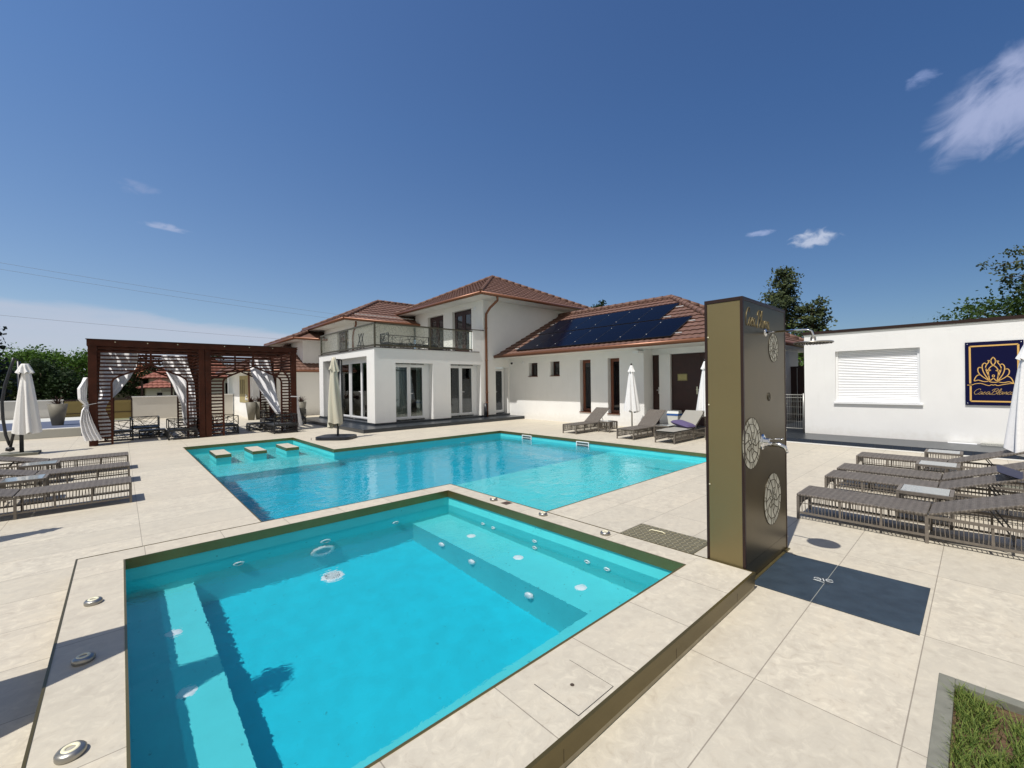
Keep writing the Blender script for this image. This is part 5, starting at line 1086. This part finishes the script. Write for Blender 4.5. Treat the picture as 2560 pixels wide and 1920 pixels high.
sofa(4.1, 19.4, 0, 0, -1, 'lattice sofa at the back of the right pergola bay', 80, w=1.5, arm_h=.62)
sofa(3.4, 18.2, 0, 0, -1, 'low lattice coffee table in the right pergola bay', 90, w=.8, d=.55, back=False)
sofa(4.45, 17.1, 0, -1, 0, 'lattice sofa along the right end of the pergola', 100, w=1.3, arm_h=.62)
# ------------------------------------------------------------------ annex, walls, raised terrace, pots
ax = T('annex_house', 'white annex with brown hip roof between pergola and villa', 'house', (7, 27, 0))
m = MB(); m.quad((5.6, 24.4, 0), (8.4, 24.4, 0), (8.4, 24.4, 2.45), (5.6, 24.4, 2.45)); wall_open(m, 'x', 4.75, 24.0, 30.5, 0, 2.45, [], .1, 1); m.quad((4.75, 24.0, 0), (5.6, 24.0, 0), (5.6, 24.0, 2.45), (4.75, 24.0, 2.45)); m.quad((5.6, 24.0, 0), (5.6, 24.4, 0), (5.6, 24.4, 2.45), (5.6, 24.0, 2.45)); m.build('wall', M['plaster'], ax)
hip_roof(ax, 4.2, 12.5, 23.95, 30.2, 2.40, .5, 'SW', M['roof'])
m = MB(); m.box(4.735, 4.745, 24.7, 27.0, .75, 2.15); gp = m.build('gold_panel', mat('gold cladding', (.36, .30, .14), .55, noise_amt=.05), ax)
m = MB()
for k in range(3): m.box(4.726, 4.735, 26.75-k*.42-.2, 26.75-k*.42, 1.2, 1.95)
m.build('panel_bar', mat('olive bars', (.13, .10, .025), .5), gp)
fm = frame_mat((4.725, 25.2, 1.0), (0, -1, 0), (0, 0, 1))
text_mesh('Casa', .2, 'cream_letters', M['white'], gp, frame_mat((4.725, 25.3, 1.12), (0, -1, 0), (0, 0, 1)), .01); text_mesh('Blanca', .2, 'cream_letters', M['white'], gp, frame_mat((4.725, 25.25, .95), (0, -1, 0), (0, 0, 1)), .01)
m = MB(); m.tube([(4.66, 24.3, 2.35), (4.68, 24.25, 0)], .045, 10); m.build('downpipe', M['copper'], ax)
m = MB(); m.box(5.65, 5.9, 24.35, 24.4, 0, 2.1); m.build('brown_door', M['brownwood'], ax)
def bwall(x0, x1, y, h, lab, mt='wallcream', th=.2):
    t = T('boundary_wall', lab, 'wall', ((x0+x1)/2, y, 0), 'boundary walls at the back of the terrace'); m = MB(); m.box(x0, x1, y, y+th, 0, h); m.build('wall_panel', M[mt], t); m = MB(); m.box(x0-.02, x1+.02, y-.03, y+th+.03, h, h+.04); m.build('white_coping', M['soffit'], t)
bwall(-8.0, -1.98, 28.6, 1.05, 'low cream boundary wall at the left edge behind the hanging white parasol')
bwall(.42, 2.4, 28.6, 1.12, 'low cream boundary wall seen through the left pergola bay')
bwall(2.75, 4.7, 28.6, 1.14, 'low cream boundary wall seen through the right pergola bay')
t = T('gold_gate', 'gold sheet metal driveway gate in the back boundary wall', 'gate', (-.8, 28.6, 0))
for a, b in ((-1.95, -.78), (-.76, .40)): m = MB(); m.box(a, b, 28.66, 28.70, .1, 1.0); m.build('gate_panel', M['goldpanel'], t)
m = MB(); m.bar((-1.97, 28.62, 1.05), (.42, 28.62, 1.05), .05); m.bar((-1.97, 28.64, .42), (.42, 28.64, .42), .03); m.bar((.40, 28.62, 0), (.40, 28.62, 1.05), .05); m.bar((-1.2, 28.62, .42), (-.2, 28.62, 1.0), .02); m.build('gate_frame', M['bronze'], t)
t = T('gold_gate', 'small gold sheet gate panel behind the middle of the pergola', 'gate', (2.57, 28.6, 0)); m = MB(); m.box(2.42, 2.73, 28.62, 28.66, .1, 1.0); m.build('gate_panel', M['goldpanel'], t)
rt_ = T('raised_terrace', 'low raised terrace with shade painted blue grey on its top on the left', 'terrace', (-5, 23, 0))
m = MB(); m.box(-14, -1.0, 20.45, 28.5, .0, .27); m.build('terrace_wall', M['grey_wall'], rt_)
m = MB(); m.box(-14, -1.02, 20.63, 25.5, .271, .276); m.build('top_shade', mat('blue grey painted shade', (.085, .10, .15), .6), rt_)  # thin sheet whose dark colour paints the shaded strip on the terrace
m = MB(); m.box(-14, -.98, 20.42, 20.62, .271, .30); m.build('white_edge', M['soffit'], rt_)
def potplant(x, y, z, lab, h=.8, r=.24, seed=1):
    t = T('potted_plant', lab, 'potted plant', (x, y, z), 'tall tapered pots with spiky plants')
    m = MB(); m.lathe((x, y, z), [(0, 0), (r*.55, 0), (r, h), (r*.92, h), (r*.88, h-.06), (0, h-.06)], 20); m.build('pot', M['pot'], t)
    rnd = random.Random(seed); m = MB()
    for _ in range(60):
        a = rnd.uniform(0, 2*PI); l = rnd.uniform(.25, .5); e = rnd.uniform(.5, 1.4); dx, dy, dz = math.cos(a)*math.cos(e), math.sin(a)*math.cos(e), math.sin(e); w = .012
        p0 = Vector((x, y, z+h-.05)); p1 = p0+Vector((dx, dy, dz))*l*.6; p2 = p1+Vector((dx, dy, dz*.4))*l*.4; s = Vector((-dy, dx, 0)).normalized()*w
        m.add([p0-s, p0+s, p1+s, p1-s, p2], [(0, 1, 2, 3), (3, 2, 4)])
    m.build('spiky_leaves', M['leaf_red'], t)
potplant(-1.7, 22.6, .27, 'tall grey pot with spiky plant on the raised terrace at the left', .78, .27, 2)
for x, y, lab, s in ((6.45, 23.6, 'spiky plant in a tall pot against the annex wall, left one', 3), (6.15, 21.2, 'large spiky pot plant right beside the corner of the villa', 4), (5.05, 21.6, 'spiky pot plant just right of the pergola end', 5), (5.35, 23.5, 'spiky pot plant behind the right pergola screen', 6), (4.55, 23.3, 'three pots group, left pot seen through the right pergola bay', 7), (4.9, 23.4, 'three pots group, right pot seen through the right pergola bay', 8)): potplant(x, y, 0, lab, .85, .23, s)
m = MB(); m.box(5.0, 7.0, 24.0, 24.2, .02, .03); m.quad((5.4, 21.3, .006), (6.3, 22.6, .006), (6.5, 22.4, .006), (5.7, 21.2, .006)); tag(m.build('yellow_hose_strip', mat('yellow strip', (.5, .38, .14), .8), None, (5.9, 22, 0)), 'yellow strip on the paving beside the villa corner', 'floor strip')
# ------------------------------------------------------------------ neighbours' houses
def house(x0, x1, y0, y1, h, mt, roofm, lab, wins=(), z0=0, pitch=.55, faces='SW', name='neighbour_house'):
    t = T(name, lab, 'house', ((x0+x1)/2, y0, z0)); m = MB(); m.box(x0+.5, x1-.5, y0+.5, y1-.5, z0, h); m.build('wall', mt, t); wx, wy = x1-x0, y1-y0
    lo = min(wx, wy)/2; zr = h+lo*pitch; r0, r1 = ((x0+lo, (y0+y1)/2, zr), (x1-lo, (y0+y1)/2, zr)) if wx >= wy else (((x0+x1)/2, y0+lo, zr), ((x0+x1)/2, y1-lo, zr)); m = MB(); sl2 = slope_len(lo, pitch)
    of = lambda L, short: [(0, 0), (L, 0), (L/2, sl2)] if short else [(0, 0), (L, 0), (L-lo, sl2), (lo, sl2)]
    roof_face(m, (x0, y0, h), (x1, y0, h), (0, 1, 0), pitch, of(wx, wx <= wy+1e-6), .30, .45, .03, .05, 4); roof_face(m, (x0, y1, h), (x0, y0, h), (1, 0, 0), pitch, of(wy, wy <= wx+1e-6), .30, .45, .03, .05, 4)
    V_ = [(x0, y0, h), (x1, y0, h), (x1, y1, h), (x0, y1, h), r0, r1]; V_ = [(a, b, c-.012) for a, b, c in V_]; m.add(V_, [(0, 1, 5, 4), (2, 3, 4, 5), (3, 0, 4), (1, 2, 5), (0, 1, 2, 3)] if wx >= wy else [(0, 1, 4), (2, 3, 5), (3, 0, 4, 5), (1, 2, 5, 4), (0, 1, 2, 3)]); m.build('roof', roofm, t)
    for (a, b, c, d) in wins: m = MB(); m.box(a, b, y0+.44, y0+.5, c, d); m.build('window', M['glass_brown'], t)
    return t
house(-3.1, 4.2, 50, 57.5, 1.95, M['wallcream'], M['roof_orange'], 'neighbour house with bright orange roof left of the pergola', pitch=.62)
house(1.25, 5.2, 45, 51, 2.35, M['wallcream'], M['roof_red'], 'neighbour house with red roof seen through the left pergola bay', [(2.0, 2.5, 1.0, 1.7), (3.2, 3.6, .9, 1.8)], pitch=.6)
house(.9, 3.5, 41, 44.8, 1.55, M['grey_wall'], M['roof_red'], 'small lower house with red roof just beyond the low wall', [(2.0, 2.3, .4, 1.2)], pitch=.5)
house(3.7, 7.7, 43, 50, 2.4, M['grey_wall'], M['roof_red'], 'grey neighbour house with red roof behind the right pergola bay', [(6.6, 7.15, .7, 1.9)], pitch=.95)
t = T('timber_shed', 'open timber shed in the garden beyond the low wall', 'shed', (1.8, 34, 0)); m = MB()
for x in (.9, 2.3, 3.4): m.box(x, x+.1, 34, 34.1, 0, 2.0)
m.box(.2, 3.8, 33.9, 34.1, 1.0, 1.1); m.build('timber_frame', M['bronze'], t)
m = MB(); m.box(3.2, 4.0, 37.0, 37.1, 1.35, 1.62); m.box(2.0, 2.9, 37.0, 37.1, 1.3, 1.55); m.build('side_board', M['pot'], t)
# power lines
def wire(p, q, sag, lab):
    m = MB(); pts = []
    for i in range(25): f = i/24; v = Vector(p).lerp(Vector(q), f); v.z -= sag*4*f*(1-f); pts.append(v)
    m.tube(pts, .011, 5); tag(m.build('power_cable', mat('cable', (.16, .17, .19), .6), None, (0, 0, 0)), lab, 'cable', 'overhead power cables')
wire((-16, 62, 14.2), (32, 50.5, 9.5), .5, 'upper one of the two overhead power cables before the clouds')
wire((-16, 62.5, 13.7), (32, 51.0, 9.0), .5, 'lower one of the two close overhead power cables before the clouds')
wire((-18, 60, 8.9), (26, 58, 7.2), .3, 'single low overhead cable above the green trees on the left')
# ------------------------------------------------------------------ trees
def leafy(name, lab, cat, loc, H, trunk_h, crown, nclump, per, leaf, mt, seed, group=None, flat=.6, tr=.2, rc=.55):
    """crown: (rx,ry,rz,cz) ellipsoid; leaves in clumps on branch ends"""
    rnd = random.Random(seed); t = T(name, lab, cat, loc, group); x, y, z = loc
    m = MB(); m.tube([(x, y, z), (x+.02*H, y, z+trunk_h*.5), (x, y+.01*H, z+trunk_h), (x, y, z+crown[3]+crown[2]*.4)], [tr, tr*.75, tr*.55, tr*.15], 8)
    cl = []
    for _ in range(nclump):
        while True:
            u, v, w = rnd.uniform(-1, 1), rnd.uniform(-1, 1), rnd.uniform(-1, 1); q = u*u+v*v+w*w
            if .12 < q < 1: break
        s = (q**.5); k = (rnd.uniform(.55, 1)/s if s < .5 else 1); c = Vector((x+u*crown[0]*k, y+v*crown[1]*k, z+crown[3]+w*crown[2]*k)); cl.append(c)
        if rnd.random() < .5: b = Vector((x, y, z+trunk_h+(c.z-z-trunk_h)*.35)); m.tube([b, b.lerp(c, .5)+Vector((0, 0, .1)), c], [tr*.22, tr*.14, tr*.04], 5, False)
    m.build('trunk', M['bark'], t); m = MB(); vs = []; fs = []
    for c in cl:
        r = rnd.uniform(.6, 1.2)*rc
        for _ in range(int(per*rnd.uniform(.6, 1.3))):
            d = Vector((rnd.gauss(0, 1), rnd.gauss(0, 1), rnd.gauss(0, flat)))*r*.5; p = c+d; a = Vector((rnd.gauss(0, 1), rnd.gauss(0, 1), rnd.gauss(0, .7))).normalized(); b = a.orthogonal().normalized(); b = (b*math.cos(rnd.random()*6)+a.cross(b)*math.sin(rnd.random()*6)); l = leaf*rnd.uniform(.6, 1.3)
            k = len(vs); vs += [p-a*l*.5, p+b*l*.35, p+a*l*.5, p-b*l*.35]; fs.append((k, k+1, k+2, k+3))
    m.add(vs, fs); m.build('crown', M[mt], t); return t
gT = 'trees beyond the back wall on the left'
def tleft(x, y, h, r, mt, lab, seed, n=90, per=75, leaf=.19): leafy('broadleaf_tree', lab, 'tree', (x, y, 0), h, h*.3, (r, r, h*.40, h*.58), n, per, leaf, mt, seed, gT, rc=.75)
tleft(-5.9, 46, 4.6, 1.9, 'leaf', 'bright green leafy tree at the far left behind the white parasol', 1)
tleft(-4.7, 49, 4.9, 2.0, 'leaf', 'bright green leafy tree second from the left', 2)
tleft(-3.3, 47.5, 4.7, 1.9, 'leaf', 'bright green leafy tree above the tall grey pot', 3)
tleft(-1.9, 52, 5.2, 2.0, 'leaf', 'bright green leafy tree touching the left edge of the pergola', 6)
tleft(-4.0, 43, 3.6, 1.35, 'leaf_dark', 'dark green rounded tree behind the tall grey pot', 4, 60, 60, .2)
tleft(-5.4, 43, 3.0, 1.3, 'leaf_dark', 'dark bushy tree behind the low wall at left', 5, 50, 60, .2)
tleft(-2.75, 42, 2.7, 1.0, 'leaf_dark', 'dark shrub like tree above the gold gate', 8, 50, 60, .2)
tleft(.8, 49, 4.9, 1.7, 'leaf_dark', 'dark tree seen through the left pergola bay', 7, 60, 60, .22)
leafy('spruce_tree', 'dark pointed spruce behind the curved parasol arm', 'tree', (-5.0, 33, 0), 5.0, 1.0, (.8, .8, 2.0, 2.9), 60, 50, .2, 'leaf_spruce', 9, None, .3, rc=.5)
leafy('broadleaf_tree', 'dark tree behind the roofs seen above the right pergola bay', 'tree', (8.0, 58, 0), 5, 2, (1.3, 1.3, 1.2, 3.9), 30, 50, .2, 'leaf_dark', 10, gT, rc=.6)
def conifer(x, y, z0, z1, r, lab, seed, name='pine_tree', dens=1., prof=None, lean=0):
    """open crowned tree: whorled limbs carrying leaf tufts, gaps in between"""
    rnd = random.Random(seed); t = T(name, lab, 'tree', (x, y, 0)); m = MB(); top = Vector((x+lean, y, z1)); m.tube([(x, y, 0), (x+lean*.5, y, (z0+z1)/2), top], [.28, .16, .03], 8); vs = []; fs = []
    n = int(34*dens)
    for i in range(n):
        f = i/(n-1); z = z0+(z1-z0)*f; rr = r*(prof(f) if prof else (1-f)**.7*.9+.1)*rnd.uniform(.45, 1.1); a = i*2.4+rnd.uniform(-.5, .5); b = Vector((x+lean*f, y, z)); e = b+Vector((math.cos(a)*rr, math.sin(a)*rr, rnd.uniform(-.05, .25)*rr)); mid = b.lerp(e, .5)+Vector((0, 0, .1*rr)); m.tube([b, mid, e], [.05*(1-f)+.015, .025, .008], 5, False)
        for s in range(int(5+rr*5)):
            g = rnd.uniform(.25, 1.05); c = b.lerp(e, g)+Vector((rnd.gauss(0, .12), rnd.gauss(0, .12), rnd.gauss(0, .08)))*rr*.6
            for _ in range(17):
                p = c+Vector((rnd.gauss(0, .16), rnd.gauss(0, .16), rnd.gauss(0, .10))); q = Vector((rnd.gauss(0, 1), rnd.gauss(0, 1), rnd.gauss(0, .8))).normalized(); o = q.orthogonal().normalized(); l = rnd.uniform(.10, .19); k = len(vs); vs += [p-q*l*.5, p+o*l*.35, p+q*l*.5, p-o*l*.35]; fs.append((k, k+1, k+2, k+3))
    m.build('trunk', M['bark'], t); m = MB(); m.add(vs, fs); m.build('crown', M['leaf_pine'], t)
conifer(25.2, 6.75, 2.4, 7.2, 1.3, 'tall open conifer rising behind the shower column', 11, dens=1.6, prof=lambda f: (1.05 if f < .45 else 1.05-(f-.45)*1.5)+.06)
conifer(25.6, 5.65, 2.0, 5.2, .8, 'shorter conifer limb beside the tall one above the flat roof corner', 12, dens=1.0, prof=lambda f: .9 if f > .35 else .6)
conifer(29.4, -2.9, 4.4, 9.2, 3.0, 'large conifer with layered limbs above the flat roof', 13, dens=1.35, prof=lambda f: 1.0-.55*f)
leafy('broadleaf_tree', 'broad green tree crown showing above the flat roof below the large conifer', 'tree', (31, -1.5, 0), 6, 2.5, (2.3, 2.7, 1.6, 4.3), 130, 80, .15, 'leaf_mid', 14, None, rc=.7)
leafy('broadleaf_tree', 'dark treetop peeping over the solar roof ridge', 'tree', (33.3, 23.7, 0), 8, 4, (.9, .9, 1.9, 7.2), 40, 50, .24, 'leaf_dark', 15, None, rc=.5)
leafy('shrub', 'sunlit light green shrub in the gap behind the mesh gate', 'shrub', (24.5, 6.2, 0), 4, 1, (1.6, 1.8, 1.3, 2.5), 60, 60, .16, 'leaf', 16, None, rc=.6)
# ------------------------------------------------------------------ grass bed
t = T('bed_edging', 'grey concrete edging around the grass bed at lower right', 'edging', (3.2, 0, 0))
m = MB(); m.box(.8, 3.25, .098, .16, -.1, .004); m.box(3.185, 3.25, -3, .098, -.1, .004); m.build('kerb_strip', M['kerb'], t, bevel=.004)
m = MB(); n = 60; vs = []; 
for i in range(n+1):
    for j in range(n+1): X, Y = .8+2.386*i/n, -2.4+2.499*j/n; vs.append((X, Y, -.034+.016*noise.noise(Vector((X*4, Y*4, 0)))))
m.add(vs, [(i*(n+1)+j, i*(n+1)+j+1, (i+1)*(n+1)+j+1, (i+1)*(n+1)+j) for i in range(n) for j in range(n)], True); struct(m.build('soil', M['soil']))
rnd = random.Random(4); vs = []; fs = []
for _ in range(46000):
    X, Y = rnd.uniform(1.3, 3.18), rnd.uniform(-1.6, .095); d = noise.noise(Vector((X*2.2, Y*2.2, 3)))
    bare = (3.17-X) < .12+.05*noise.noise(Vector((Y*6, 1, 2))) and Y < -.03
    if bare and rnd.random() < .93: continue
    if d < -.12 and rnd.random() < .72: continue
    if noise.noise(Vector((X*9, Y*9, 7))) < -.22 and rnd.random() < .8: continue
    h = rnd.uniform(.022, .060)*(1.1+.9*d); a = rnd.uniform(0, 2*PI); lean = rnd.uniform(.3, 1.4)*h; w = rnd.uniform(.0012, .0024); z = -.03; s = Vector((-math.sin(a), math.cos(a), 0))*w; p = Vector((X, Y, z)); q = p+Vector((math.cos(a)*lean*.4, math.sin(a)*lean*.4, h*.6)); r_ = p+Vector((math.cos(a)*lean, math.sin(a)*lean, h)); k = len(vs); vs += [p-s, p+s, q+s*.8, q-s*.8, r_]; fs += [(k, k+1, k+2, k+3), (k+3, k+2, k+4)]
m = MB(); m.add(vs, fs); g = m.build('grass', M['grass']); g['kind'] = 'stuff'; tag(g, 'short green lawn grass growing in the bed at lower right', 'grass')
